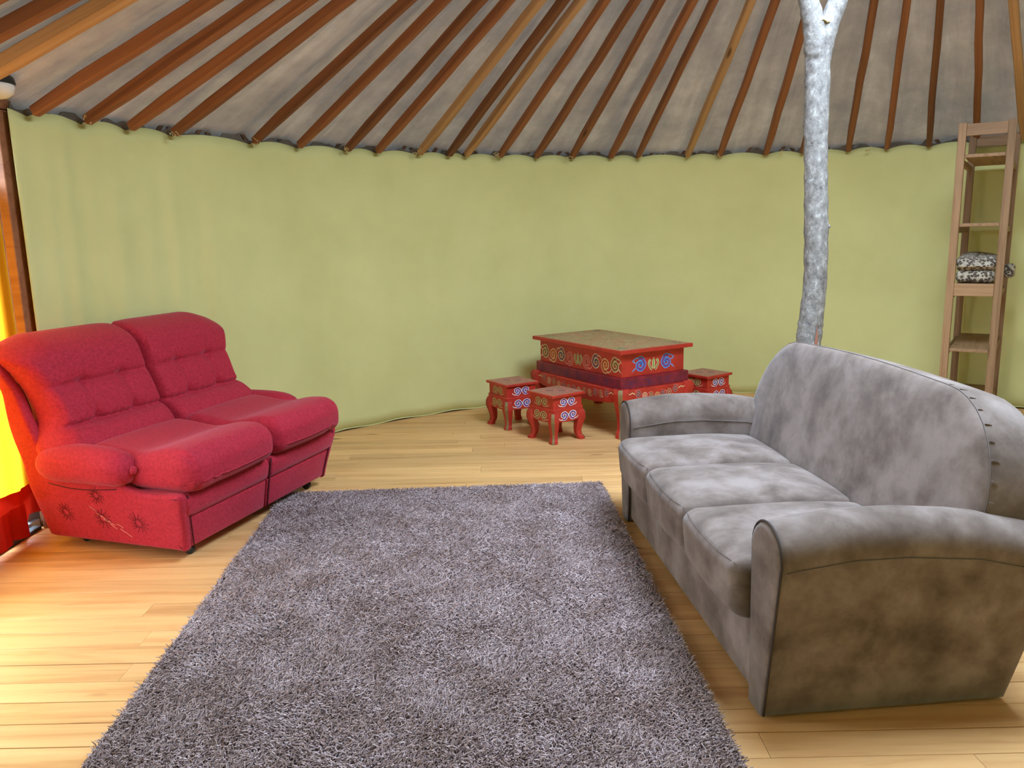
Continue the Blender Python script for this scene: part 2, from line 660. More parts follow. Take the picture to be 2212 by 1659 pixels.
def lathe(profile, n=24, put=None, caps=True):
    """profile [(r, h)] turned about the third axis"""
    V, F = [], []
    for r, h in profile:
        for s in range(n):
            a = 2 * PI * s / n
            p = (r * math.cos(a), r * math.sin(a), h)
            V.append(put(*p) if put else p)
    for i in range(len(profile) - 1):
        for s in range(n):
            F.append((i * n + s, i * n + (s + 1) % n, (i + 1) * n + (s + 1) % n, (i + 1) * n + s))
    if caps and profile[0][0] > 1e-6:
        F.append(tuple(reversed(range(n))))
    if caps and profile[-1][0] > 1e-6:
        F.append(tuple(range((len(profile) - 1) * n, len(profile) * n)))
    return V, F


def g(x, w):
    return math.exp(-(x / w) ** 2)


def sstep(a, b, x):
    t = max(0.0, min(1.0, (x - a) / (b - a)))
    return t * t * (3 - 2 * t)


# ================================================================== THE YURT
# ---- ground outside
struct(build('ground', lathe([(60.0, -0.42), (3.0, -0.42)], 48), 'grass', loc=(CX, CY, 0)), 'grass ground outside the yurt')

# ---- floor: boards on a dark subfloor
RF = 4.42
floor = struct(build('floor', lathe([(RF, -0.40), (RF, -0.030), (0.001, -0.030)], 96), 'subfloor', loc=(CX, CY, 0)), 'round pine board floor')
PWID = 0.1245


def plank(x0, x1, yc, dz):
    h = PWID / 2 - 0.0014
    c = 0.0010
    L = (x1 - x0) / 2 - 0.0008
    prof = [(-h, -0.028), (h, -0.028), (h, -c), (h - c, 0), (-h + c, 0), (-h, -c)]
    V = [(-L, a, b) for a, b in prof] + [(L, a, b) for a, b in prof]
    n = 6
    F = [(i, i + n, (i + 1) % n + n, (i + 1) % n) for i in range(n)] + [tuple(range(n)), tuple(reversed(range(n, 2 * n)))]
    o = build('plank', (V, F), 'plank', floor, loc=((x0 + x1) / 2 - CX, yc - CY, dz))
    return o


row = 0
y = 2.490 - 30 * PWID
forced = {2.878: -1.07, 1.998: 1.39}
while y < CY + RF - 0.02:
    yc = y + PWID / 2
    half = math.sqrt(max(0.02, RF ** 2 - (yc - CY) ** 2)) - 0.02
    xa, xb = CX - half, CX + half
    cuts = [xa]
    x = xa + random.uniform(0.8, 2.9)
    if y < 0.2:
        x = xa + random.uniform(2.0, 4.0)
    step = (2.3, 3.2) if y > 1.2 else (3.6, 4.6)
    while x < xb - 0.5:
        cuts.append(x)
        x += random.uniform(*step)
    cuts.append(xb)
    for a, b in zip(cuts[:-1], cuts[1:]):
        plank(a, b, yc, random.uniform(-0.0006, 0.0006))
    y += PWID
    row += 1

# ---- rafters and roof canvas
RL, ZL = 4.25, EAVE_Z + 0.01


def pol(az, r, z):
    a = math.radians(az)
    return Vector((CX + r * math.cos(a), CY + r * math.sin(a), z))


SLOPE = 0.428


def canvas():
    na, nr = 540, 30
    V, F = [], []
    r0, r1 = RL + 0.36, RING_R - 0.02
    rr = random.Random(4)
    ph = [rr.uniform(0, 6.28) for _ in range(6)]
    for j in range(nr + 1):
        t = j / nr
        r = r0 + (r1 - r0) * t
        for i in range(na):
            a = 2 * PI * i / na
            sag = 0.012 * math.sin(83 * a + ph[0] + 2.0 * t) + 0.010 * math.sin(41 * a + ph[1] - 3 * t) + 0.012 * math.sin(17 * a + 5 * t + ph[2])
            sag += 0.006 * math.sin(160 * a + 9 * t + ph[3])
            sag *= 1.5 * math.sin(PI * min(1, max(0.05, t))) ** 0.6 * (r / RL)
            z = ZL + (RL - r) * SLOPE + 0.085 + sag
            V.append((CX + r * math.cos(a), CY + r * math.sin(a), z))
    for j in range(nr):
        for i in range(na):
            F.append((j * na + i, j * na + (i + 1) % na, (j + 1) * na + (i + 1) % na, (j + 1) * na + i))
    return V, F


ceiling = struct(build('ceiling', canvas(), 'canvas', smooth=True), 'beige canvas roof of the yurt over radiating wooden rafters')
sol = ceiling.modifiers.new('thickness', 'SOLIDIFY')
sol.thickness = 0.006
sol.offset = 1.0

# lower azimuth, upper azimuth, pale?, width
RAFTERS = [(165.25, 159.75, 0, .062), (160.5, 156.5, 0, .06), (156.4, 148.5, 0, .058), (152.0, 145.0, 0, .056), (143.45, 145.0, 0, .05),
           (138.25, 143.0, 0, .05), (132.55, 140.5, 0, .052), (128.85, 134.35, 0, .056), (123.7, 130.2, 1, .056), (119.95, 127.0, 0, .056),
           (117.85, 120.0, 1, .054), (113.5, 117.5, 0, .05), (108.85, 110.85, 0, .052), (104.35, 108.35, 0, .052), (99.4, 101.0, 0, .054),
           (96.0, 97.0, 0, .046), (89.85, 90.35, 1, .052), (85.8, 87.3, 0, .052), (80.35, 81.0, 0, .054), (76.0, 76.0, 0, .05), (70.95, 70.95, 0, .052),
           (66.7, 64.7, 0, .05), (62.35, 59.35, 0, .05), (57.55, 53.0, 0, .05), (53.05, 51.5, 1, .055), (48.2, 47.0, 0, .05), (43.6, 43.0, 0, .05),
           (172.0, 167.5, 1, .085), (175.6, 170.5, 0, .06), (179.6, 175.5, 0, .06), (184.0, 180.0, 0, .06), (188.5, 185, 0, .06),
           (39.0, 38.5, 0, .05), (34.5, 34.5, 0, .052), (30.0, 30.5, 0, .05), (25.4, 26.0, 1, .05), (20.8, 21.5, 0, .05), (16.2, 17.0, 0, .05),
           (193.0, 190.0, 0, .06), (197.4, 195.0, 0, .058)]


def rafter(az0, az1, w, pale):
    p0 = pol(az0, RL, ZL)
    p1 = p0 + (pol(az1, 0.76, 3.725) - p0) * 0.925
    d = p1 - p0
    L = d.length
    h = 0.068
    X = d.normalized()
    Yv = Vector((0, 0, 1)).cross(X).normalized()
    Z = X.cross(Yv)
    n = 10
    V, F = [], []
    rr = random.Random(int(az0 * 100))
    for i in range(n + 1):
        t = i / n
        x = -0.0 + L * t
        ww = w * (1 - 0.10 * t) / 2
        hh = h * (1 - 0.10 * t) / 2
        oy = rr.uniform(-.004, .004)
        if i == 0:
            ww *= .86
            hh *= .80
        c = 0.008
        for a, b in ((-ww + c, -hh), (ww - c, -hh), (ww, -hh + c), (ww, hh - c), (ww - c, hh), (-ww + c, hh), (-ww, hh - c), (-ww, -hh + c)):
            V.append((x, a + oy, b))
    for i in range(n):
        for s in range(8):
            F.append((i * 8 + s, i * 8 + (s + 1) % 8, (i + 1) * 8 + (s + 1) % 8, (i + 1) * 8 + s))
    F.append(tuple(reversed(range(8))))
    F.append(tuple(range(n * 8, n * 8 + 8)))
    me = bpy.data.meshes.new('rafter')
    me.from_pydata(V, [], F)
    o = link('rafter', me, 'rafter_pale' if pale else 'rafter', ceiling)
    o.matrix_local = Matrix(((X.x, Yv.x, Z.x, p0.x), (X.y, Yv.y, Z.y, p0.y), (X.z, Yv.z, Z.z, p0.z), (0, 0, 0, 1)))
    return o


for a0, a1, pale, w in RAFTERS:
    rafter(a0, a1, w, pale)

# crown ring that the rafters run up to
ring = lathe([(RING_R + .05, RING_Z - .07), (RING_R + .05, RING_Z + .10), (RING_R - .06, RING_Z + .10), (RING_R - .06, RING_Z - .07), (RING_R + .05, RING_Z - .07)], 48, None, False)
build('crown_ring', move(ring, (CX, CY, 0)), 'rafter', ceiling)

# ---- walls
DOOR_AZ0, DOOR_AZ1 = 167.8, 192.6


def wall_sheet(r, z0, z1, az0, az1, n, m, fold=None, top=None, bottom=None):
    V, F = [], []
    for j in range(m + 1):
        for i in range(n + 1):
            az = az0 + (az1 - az0) * i / n
            za = z0 + (bottom(az) if bottom else 0)
            zb = z1 + (top(az) if top else 0)
            t = j / m
            V.append(tuple(pol(az, r + (fold(az, t) if fold else 0), za + (zb - za) * t)))
    for j in range(m):
        for i in range(n):
            a = j * (n + 1) + i
            F.append((a, a + 1, a + n + 2, a + n + 1))
    return V, F


struct(build('wall_outer', wall_sheet(4.46, -0.40, 2.28, DOOR_AZ1 - 360, DOOR_AZ0, 220, 3), 'outer'), 'dark felt outer wall behind the green lining')

low = sorted(a for a, _, _, _ in RAFTERS) 


def hem_top(az):
    """cloth tied up at the rafters' feet, rising a little between them"""
    if az < 17 or az > 197:
        return 0.012 * math.sin(az * 1.3)
    import bisect
    i = bisect.bisect(low, az)
    a = low[max(0, i - 1)]
    b = low[min(len(low) - 1, i)]
    if b - a < 1e-6:
        return 0.0
    t = (az - a) / (b - a)
    return -0.008 + 0.034 * math.sin(PI * t) ** 0.8


def folds(az, t):
    a = math.radians(az)
    k = 0.35 + 0.65 * sstep(120, 166, az)
    v = (0.006 * math.sin(63 * a + 0.6 * t) + 0.005 * math.sin(101 * a + 1.1 - 0.9 * t) + 0.008 * math.sin(29 * a + 0.4)) * k
    v += 0.010 * sstep(138, 160, az) * math.sin(150 * a + 0.7 * t + 1.4 * math.sin(31 * a)) * (1 - 0.5 * t)
    v += -0.010 * g(az - 113.2, 1.0) * (1 - t) * math.sin(6 * t + 1)
    v += 0.03 * (1 - t) ** 3 * 0.3
    return v * math.sin(PI * min(1, max(0.12, 1 - t * 0.9)))


wall_back = struct(build('wall_back', wall_sheet(RW, 0.004, EAVE_Z - 0.005, DOOR_AZ1 - 360, 166.9, 1000, 26, folds, hem_top,
                                                 lambda az: 0.006 + 0.006 * math.sin(az * 0.9)), 'cloth', smooth=True),
                   'yellow green cotton lining hung around the curved yurt wall')
sol = wall_back.modifiers.new('thickness', 'SOLIDIFY')
sol.thickness = 0.003

# hem rolled along the foot of the lining
hem = [pol(az, RW - 0.003 + folds(az, 0.0), 0.010 + 0.006 * math.sin(az * 0.9)) for az in np.linspace(20, 165.2, 320)]
build('hem', tube(hem, 0.005, 5), 'cloth', wall_back, smooth=True)
# added dark strip that stands in for the shadow under the hem
hem_shade = wall_sheet(RW + 0.05, 0.0, 0.05, 10, 165.3, 160, 1)
build('hem_shadow_strip', hem_shade, 'outer', wall_back)

# raffia ties at some rafter feet
for az in (160.3, 143.2, 132.9, 124.1, 113.9, 104.7, 95.4, 85.9, 78.3, 68.3, 152.2):
    rr = random.Random(int(az * 10))
    p = pol(az + 0.35, RL - 0.035, EAVE_Z - 0.0)
    parts = []
    for k in range(4):
        q = [p + Vector((rr.uniform(-.012, .012), rr.uniform(-.01, .01), rr.uniform(-.01, .01)))]
        for s in range(4):
            q.append(q[-1] + Vector((rr.uniform(-.018, .018), rr.uniform(-.008, .004), rr.uniform(-.016, .016))))
        parts.append(tube(catmull(q, 3), 0.0022, 4))
    build('tie_string', join(*parts), 'string', wall_back)

# lattice slats behind the lining, their crossing tips show under the roof canvas
lat = struct(thing('wall_lattice', 'dark crossed wooden lattice behind the top edge of the green lining', 'lattice'))
del lat['category']


def slat_mesh(sgn):
    V, F = [], []
    n = 8
    for i in range(n + 1):
        t = i / n
        z = 1.30 + 1.09 * t
        a = math.radians(sgn * 11.0 * (t - 1))
        da = math.radians(0.22)
        for k, (oa, orr) in enumerate(((-da, 0), (da, 0), (da, 0.012), (-da, 0.012))):
            r = 4.345 + 0.016 * (sgn > 0) + orr
            V.append((r * math.cos(a + oa), r * math.sin(a + oa), z))
    for i in range(n):
        for s in range(4):
            F.append((i * 4 + s, i * 4 + (s + 1) % 4, (i + 1) * 4 + (s + 1) % 4, (i + 1) * 4 + s))
    F += [(3, 2, 1, 0), (n * 4, n * 4 + 1, n * 4 + 2, n * 4 + 3)]
    me = bpy.data.meshes.new('lattice_slat')
    me.from_pydata(V, [], F)
    me.materials.append(MT['lattice'])
    return me


for sgn in (-1, 1):
    me = slat_mesh(sgn)
    az = 42.0 + (1.2 if sgn > 0 else 0)
    while az < (153 if sgn < 0 else 163):
        o = bpy.data.objects.new('lattice_slat', me)
        COL.objects.link(o)
        o.parent = lat
        o.location = (CX, CY, 0)
        o.rotation_euler = (0, 0, math.radians(az))
        az += 3.9



def eave_band():
    V, F = [], []
    n = 700
    rr = random.Random(21)
    ph = [rr.uniform(0, 6) for _ in range(4)]
    for i in range(n + 1):
        az = 30 + (166.5 - 30) * i / n
        a = math.radians(az)
        k = math.sin(67 * a + ph[0]) + 0.8 * math.sin(113 * a + ph[1]) + 0.5 * math.sin(211 * a + ph[2])
        zt = EAVE_Z + 0.018 + 0.030 * max(0.0, min(1.0, 0.4 + k * 0.7))
        for z in (EAVE_Z - 0.06, zt):
            V.append(tuple(pol(az, RW + 0.02, z)))
    for i in range(n):
        F.append((2 * i, 2 * i + 2, 2 * i + 3, 2 * i + 1))
    return V, F


fe = build('eave_gap_shade', eave_band(), 'outer', lat)  # added ragged dark strip, stands in for the shadowed gap above the lining
sol = fe.modifiers.new('thickness', 'SOLIDIFY')
sol.thickness = 0.01

# ---- the door in the left wall: posts, lintel, glazed leaf, sill
door = struct(thing('door_1', 'glazed wooden doorway in the left wall', 'door', (-2.66, 3.30, 0)))
del door['category']


def dpart(name, x0, x1, y0, y1, z0, z1, mat, ch=0.005, parent=None):
    return build(name, box(x0, x1, y0, y1, z0, z1, ch), mat, parent or door)


dpart('post', 0.035, 0.085, 0.90, 1.035, -0.02, 2.235, 'doorwood')
dpart('jamb', -0.15, 0.033, 1.0, 1.035, -0.02, 2.235, 'doorwood')
dpart('post', -0.12, 0.085, -1.035, -0.90, -0.02, 2.235, 'doorwood')
dpart('lintel', -0.12, 0.085, -1.035, 1.035, 2.24, 2.34, 'doorwood')
dpart('sill', -0.17, -0.022, -0.895, 0.970, -0.02, 0.035, 'chrome')
dpart('sill_seal', -0.020, 0.03, -0.895, 0.895, -0.02, 0.020, 'rubber')
for s in (-1, 1):
    leaf = dpart('door_leaf', -0.205, -0.165, s * 0.445 - 0.43, s * 0.445 - 0.35, 0.04, 2.2, 'white_frame')
    dpart('door_stile', -0.205, -0.165, s * 0.445 + 0.35, s * 0.445 + 0.43, 0.04, 2.2, 'white_frame', parent=leaf)
    for z0, z1 in ((0.04, 0.22), (1.86, 1.885), (1.99, 2.01), (2.12, 2.2)):
        dpart('door_rail', -0.203, -0.167, s * 0.445 - 0.35, s * 0.445 + 0.35, z0, z1, 'white_frame', parent=leaf)
    dpart('pane', -0.189, -0.183, s * 0.445 - 0.35, s * 0.445 + 0.35, 0.21, 2.13, 'glass', 0.001, parent=leaf)

# ---- curtains in the doorway


def curtain(y0, y1, z0, z1, x, amp, nf, seed, hemfn=None, n=90, m=24, gather=0.0):
    rr = random.Random(seed)
    ph = rr.uniform(0, 6)
    V, F = [], []
    for j in range(m + 1):
        t = j / m
        for i in range(n + 1):
            s = i / n
            zz0 = z0 + (hemfn(s) if hemfn else 0)
            z = zz0 + (z1 - zz0) * t
            yy = y0 + (y1 - y0) * s
            k = amp * (1 - 0.55 * t)
            xx = x + k * math.sin(2 * PI * nf * s + ph + 0.5 * math.sin(3 * t)) + 0.4 * k * math.sin(2 * PI * nf * 2.3 * s + 1.7 * ph)
            V.append((xx, yy, z))
    for j in range(m):
        for i in range(n):
            a = j * (n + 1) + i
            F.append((a, a + 1, a + n + 2, a + n + 1))
    return V, F


ct = thing('curtain', 'translucent yellow and red curtain hung behind the red sofa in the doorway', 'curtain', (-2.685, 3.30, 0))
build('yellow_panel', curtain(-0.45, 0.97, 0.20, 1.86, 0, 0.022, 7, 3, lambda s: 0.05 * math.sin(19 * s + 0.4) + 0.03), 'yellow_curtain', ct, smooth=True)
build('red_border', curtain(-0.45, 0.97, 0.055, 0.26, 0.022, 0.026, 7, 3, lambda s: 0.035 * math.sin(21 * s), m=8), 'red_curtain', ct, smooth=True)
build('rod', tube([(0, -0.89, 1.865), (0, 0.87, 1.865)], 0.008, 8), 'red_curtain', ct, smooth=True)
ct2 = thing('curtain', 'red cloth drape bunched low at the left edge of the doorway', 'curtain', (-2.605, 3.58, 0))
build('cloth', curtain(-0.55, 0.40, 0.03, 0.22, 0.03, 0.018, 5, 8, lambda s: 0.02 * math.sin(9 * s), m=8), 'red_curtain', ct2, smooth=True)

# ---- round lamp on the lintel
lp = thing('ceiling_lamp', 'round white opal lamp above the door post at left', 'lamp', (-2.52, 4.085, 2.305))
build('base', lathe([(0.085, 0.075), (0.105, 0.06), (0.112, 0.03), (0.10, 0.02)], 28), 'caster', lp, smooth=True)
build('lamp_shade', lathe([(0.104, 0.026), (0.106, 0.010), (0.098, -0.016), (0.075, -0.034), (0.04, -0.044), (0.001, -0.047)], 28), 'lamp_white', lp, smooth=True)

# ================================================================== TREE TRUNK POST
tp = thing('tree_trunk_post', 'forked pale grey tree trunk standing behind the grey sofa as roof post', 'tree post', (1.66, 4.5, 0))


def limb(pts, rads, seed, sides=18, sub=5):
    P = catmull(pts, sub)
    Rr = []
    for i in range(len(rads) - 1):
        for k in range(sub):
            Rr.append(rads[i] + (rads[i + 1] - rads[i]) * k / sub)
    Rr.append(rads[-1])
    V, F = tube(P, lambda i: Rr[i], sides)
    rr = random.Random(seed)
    V2 = []
    for i, p in enumerate(V):
        a = i // sides
        c = P[min(a, len(P) - 1)]
        k = 1 + 0.045 * math.sin(7.3 * a * 0.31 + 2 * (i % sides) * 2 * PI / sides) + rr.uniform(-.022, .022)
        V2.append(c + (p - c) * k)
    return V2, F


TX = 1.66
tpts = [(1.66, 0.0), (1.675, 0.32), (1.690, 0.60), (1.704, 0.918), (1.712, 1.043), (1.724, 1.278), (1.716, 1.535), (1.702, 1.786), (1.690, 2.033), (1.676, 2.393), (1.660, 2.50), (1.640, 2.59), (1.593, 2.735), (1.52, 2.93), (1.42, 3.25), (1.33, 3.66)]
trad = [.082, .076, .073, .070, .067, .063, .066, .062, .063, .066, .064, .058, .050, .046, .044, .040]
tpts3 = [(x - TX, -0.0 - max(0, z - 2.3) * 0.13, z) for x, z in tpts]
build('trunk', limb(tpts3, trad, 5), 'bark', tp, smooth=True)
bpts = [(1.680, 2.28), (1.692, 2.44), (1.706, 2.56), (1.755, 2.735), (1.815, 2.93), (1.90, 3.25), (1.98, 3.66)]
brad = [.030, .050, .052, .050, .046, .044, .040]
build('branch', limb([(x - TX, -max(0, z - 2.3) * 0.13, z) for x, z in bpts], brad, 6), 'bark', tp, smooth=True)
build('stub', limb([(0.06, 0.0, 1.50), (0.10, -0.005, 1.545), (0.128, -0.008, 1.565)], [.02, .015, .010], 9, 8, 3), 'bark', tp, smooth=True)
# stripped patch at the foot
patch = []
for i in range(9):
    t = i / 8
    for s in range(5):
        a = -PI / 2 + 0.15 + (s / 4 - 0.35) * 0.85 * (1 - t) ** 0.8
        z = 0.62 + 0.40 * t
        cx = 1.690 - TX + 0.014 * (z - .6) / .3
        rr_ = 0.0725
        patch.append((cx + rr_ * math.cos(a), rr_ * math.sin(a) - 0.003, z))
pf = [(i * 5 + s, i * 5 + s + 1, (i + 1) * 5 + s + 1, (i + 1) * 5 + s) for i in range(8) for s in range(4)]
build('bare_patch', (patch, pf), 'bare_wood', tp, smooth=True)
rope = []
for k in range(5):
    a0 = k * 1.3
    rope.append(tube(catmull([(0.012 + 0.028 * math.cos(a0 + q * .7), -0.078 + 0.012 * math.sin(q * 1.3 + k), 2.60 + 0.012 * math.sin(a0 * 2 + q) + 0.006 * k) for q in range(6)], 4), 0.006, 6))
build('rope_tie', join(*rope), 'rope', tp, smooth=True)

# ================================================================== SHAG RUG
RUG_A = math.radians(2.4)
rug = thing('shag_rug', 'mauve grey shaggy rug on the pine floor between the two sofas', 'rug', (-0.375, 3.215, 0.0), RUG_A)
RWI, RLE = 1.99, 3.02
build('backing', rbox(RWI - .02, RLE - .02, 0.012, 0.005, 1, (4, 6, 1), None, (0, 0, 0.008)), 'rug_back', rug)


def make_pile(n):
    # jittered grid of tufts, each a bent tapering three-sided yarn
    nx = int(math.sqrt(n * RWI / RLE))
    ny = int(n / nx)
    gx, gy = np.meshgrid((np.arange(nx) + .5) / nx, (np.arange(ny) + .5) / ny)
    N_ = nx * ny
    x = (gx.ravel() + RNG.uniform(-.5, .5, N_) / nx - .5) * (RWI - .03)
    y = (gy.ravel() + RNG.uniform(-.5, .5, N_) / ny - .5) * (RLE - .03)
    fld = np.sin(x * 9 + 2 * np.sin(y * 5)) + np.sin(y * 7.3 + 1.5 * np.sin(x * 6 + 1)) + np.sin((x + y) * 15)
    ang = fld * 0.45 + RNG.normal(0, 1.3, N_) - 0.6
    lean = RNG.uniform(0.5, 1.15, N_)
    ln = RNG.uniform(0.017, 0.029, N_)
    w = RNG.uniform(0.0016, 0.0027, N_)
    dx, dy = np.cos(ang), np.sin(ang)
    px, py = -dy, dx
    rings = []
    # (fraction along, width factor)
    for t, k in ((0, 1.0), (0.55, 1.0), (1.0, 0.45)):
        th = lean * t
        f = ln * t
        off = f * np.sin(th) * 1.0
        hz = 0.012 + f * np.cos(th * 0.85)
        cx, cy = x + dx * off, y + dy * off
        for s in range(3):
            a = 2 * PI * s / 3 + PI / 2
            ca, sa = math.cos(a) * k, math.sin(a) * k
            rings.append(np.stack([cx + px * w * ca - dx * w * sa * .5, cy + py * w * ca - dy * w * sa * .5, hz + w * sa], 1))
    V = np.stack(rings, 1)          # N,9,3
    q = np.array([[0, 1, 4, 3], [1, 2, 5, 4], [2, 0, 3, 5], [3, 4, 7, 6], [4, 5, 8, 7], [5, 3, 6, 8]])
    quads = (np.arange(N_)[:, None, None] * 9 + q[None]).reshape(-1)
    nq = N_ * 6
    me = bpy.data.meshes.new('pile')
    me.vertices.add(N_ * 9)
    me.vertices.foreach_set('co', V.reshape(-1))
    me.loops.add(nq * 4)
    me.loops.foreach_set('vertex_index', quads.astype(np.int32))
    me.polygons.add(nq)
    me.polygons.foreach_set('loop_start', np.arange(0, nq * 4, 4, dtype=np.int32))
    me.polygons.foreach_set('loop_total', np.full(nq, 4, dtype=np.int32))
    me.update(calc_edges=True)
    me.validate()
    return me


po = link('pile', make_pile(160000), 'pile', rug)
po['kind'] = 'stuff'

# ================================================================== GREY SOFA
GA = math.radians(5.4)
gs = thing('suede_sofa', 'grey brown suede three seat sofa with rounded back at right', 'sofa', (0.798, 2.304, 0), GA)
GL = 1.906
# base and back shell
build('base', rbox(0.80, GL - 0.20, 0.29, 0.02, 2, (4, 6, 2), None, (0.40, GL / 2, 0.165)), 'suede', gs, smooth=True)


def garm(side):
    """side -1: arm nearest the camera, +1: far arm.  X depth, section in (Y, Z)"""
    zt = lambda x: float(np.interp(x, [-.02, 0.05, .2, .35, .56, .82, .95], [.655, .668, .688, .688, .668, .600, .555]))
    xs = [-0.022, -0.018, -0.008, 0.01, .06, .12, .2, .28, .36, .44, .52, .6, .68, .74, .785, .805, .812, .815]
    sh = [0.80, 0.93, 0.985, 1, 1, 1, 1, 1, 1, 1, 1, 1, 1, 1, 1, .985, .93, .82]
    V, F = [], []
    n = None

    def section(x, k):
        z = zt(x)
        out = []
        yi0, yi1, yo0, yo1 = 0.112, 0.135, 0.004, -0.082
        zs = z - 0.105
        inner = [(yi0 + (yi1 - yi0) * (q / 5), 0.012 + (zs - .012) * q / 5) for q in range(5)]
        arc = []
        cy, ry = (yi1 + yo1) / 2, (yi1 - yo1) / 2
        for q in range(13):
            a = PI * q / 12
            arc.append((cy + ry * math.cos(a), zs + 0.105 * math.sin(a) ** 0.9 if 0 < q < 12 else zs))
        outer = [(yo1 + (yo0 - yo1) * (q / 6) ** 1.0, zs + (0.012 - zs) * q / 6) for q in range(1, 7)]
        P = inner + arc + outer
        c0 = (cy + .02, zs * 0.55)
        if k < 1:
            ins = (1 - k) * 0.09
            P = [(c0[0] + (a - c0[0]) * (1 - ins / 0.11), b if b < .02 else b - ins * (0.25 if b < zs else 1.0)) for a, b in P]
        return P
    for x, k in zip(xs, sh):
        P = section(x, k)
        n = len(P)
        for a, b in P:
            xx = x * (1 + 0.115 * min(1, b / 0.55)) if x > 0 else x
            yy = a if side < 0 else GL - a
            V.append((xx, yy, b))
    for i in range(len(xs) - 1):
        for j in range(n):
            q = (i * n + j, i * n + (j + 1) % n, (i + 1) * n + (j + 1) % n, (i + 1) * n + j)
            F.append(q if side > 0 else tuple(reversed(q)))
    c = tuple(range(n))
    e = tuple(range((len(xs) - 1) * n, len(xs) * n))
    F.append(tuple(reversed(c)) if side > 0 else c)
    F.append(e if side > 0 else tuple(reversed(e)))
    o = build('arm', (V, F), 'suede', gs, smooth=True)
    # piping round the front panel
    P = section(0.0, 1)
    pp = [(-0.012, (a if side < 0 else GL - a), b) for a, b in P]
    build('piping', tube(pp[:], 0.0042, 6), 'suede_dark', o, smooth=True)
    # seams along both flanks of the arm
    for which in (0, 1):
        L_ = []
        for x in np.linspace(0.005, 0.80, 24):
            z = zt(x) - 0.125
            y_ = (0.1365 if which == 0 else -0.0815)
            y_ = y_ if side < 0 else GL - y_
            L_.append((x * (1 + .115 * min(1, z / .55)), y_, z))
        build('seam', tube(L_, 0.0016, 4), 'suede_seam', o, smooth=True)
    return o


garm(-1)
garm(1)

# seat cushions
CW = (GL - 0.262) / 3
for i in range(3):
    y0 = 0.131 + CW * i

    def cush(x, y, z, i=i):
        u, v = x / 0.38, y / (CW / 2)
        top = max(0, z / 0.11)
        crown = 0.030 * (1 - u * u * 0.75) * (1 - abs(v) ** 2.6 * 0.9)
        zz = z + (crown if z > 0 else 0) * min(1, top * 1.2)
        xx = x
        if u < -0.5:
            xx = x - 0.018 * (1 - v * v) * sstep(-.5, -1, u) - 0.010 * (z / .11)
        zz -= 0.012 * sstep(0.2, 1, u)
        return xx, y, zz
    c = build('seat_cushion', rbox(0.74, CW - 0.006, 0.215, (0.07, 0.035, 0.055), 5, (10, 10, 3), cush, (0.295, y0 + CW / 2, 0.378)), 'suede', gs, smooth=True)
    sm = []
    for s in np.linspace(-1, 1, 15):
        p = cush(-0.352 + 0.012 * abs(s) ** 6, s * (CW / 2 - 0.010), 0.088)
        sm.append((p[0] + 0.295 - .0025, p[1] + y0 + CW / 2, p[2] + 0.378 + .004))
    build('seam', tube(sm, 0.0011, 4), 'suede_seam', c, smooth=True)

# back: long rounded pad between the arms
lean = math.radians(13)
ca, sa = math.cos(lean), math.sin(lean)


def backput(dx, yy, hh):
    """dx: depth behind the front panel, hh: height up the leaning panel"""
    return (0.645 + dx * ca + hh * sa, yy, 0.40 + hh * ca - dx * sa)


def stadium(y0, y1, h0, h1, r, n=9):
    P = [(y0, h0), (y1, h0)]
    for q in range(n + 1):
        a = PI / 2 * q / n
        P.append((y1 - r + r * math.cos(a), h1 - r * 1.12 + r * 1.12 * math.sin(a)))
    m = 10
    for q in range(1, m):
        P.append((y1 - r + (y0 + r - y1 + r) * q / m, h1 + 0.016 * math.sin(PI * q / m)))
    for q in range(n + 1):
        a = PI / 2 + PI / 2 * q / n
        P.append((y0 + r + r * math.cos(a), h1 - r * 1.12 + r * 1.12 * math.sin(a)))
    for q in range(1, 4):
        P.append((y0, h1 - r * 1.12 + (h0 - h1 + r * 1.12) * q / 4))
    return P


outl = stadium(0.03, GL - 0.03, -0.12, 0.615, 0.35)
cy_, ch_ = GL / 2, 0.25
rings = [(0.18, -0.034), (0.4, -0.033), (0.6, -0.031), (0.78, -0.026), (0.90, -0.018), (0.96, -0.010), (0.99, 0.000), (1.0, 0.010), (1.004, 0.03), (1.006, 0.07), (1.003, 0.13), (0.99, 0.185), (0.965, 0.215), (0.93, 0.232), (0.8, 0.24)]
V, F = [], []
nO = len(outl)
for s, d in rings:
    for a, b in outl:
        ya = cy_ + (a - cy_) * (1 - (1 - s) * (0.5 if s > .85 else 1.0))
        V.append(backput(d, ya, ch_ + (b - ch_) * s))
for i in range(len(rings) - 1):
    for j in range(nO):
        F.append((i * nO + j, (i + 1) * nO + j, (i + 1) * nO + (j + 1) % nO, i * nO + (j + 1) % nO))
F.append(tuple(range(nO)))
F.append(tuple(reversed(range((len(rings) - 1) * nO, len(rings) * nO))))
bk = build('backrest', (V, F), 'suede', gs, smooth=True)
sm = [backput(0.004, cy_ + (a - cy_) * 1.0, ch_ + (b - ch_) * 0.998) for a, b in outl[1:]]
build('seam', tube(sm, 0.0018, 5), 'suede_seam', bk, smooth=True)
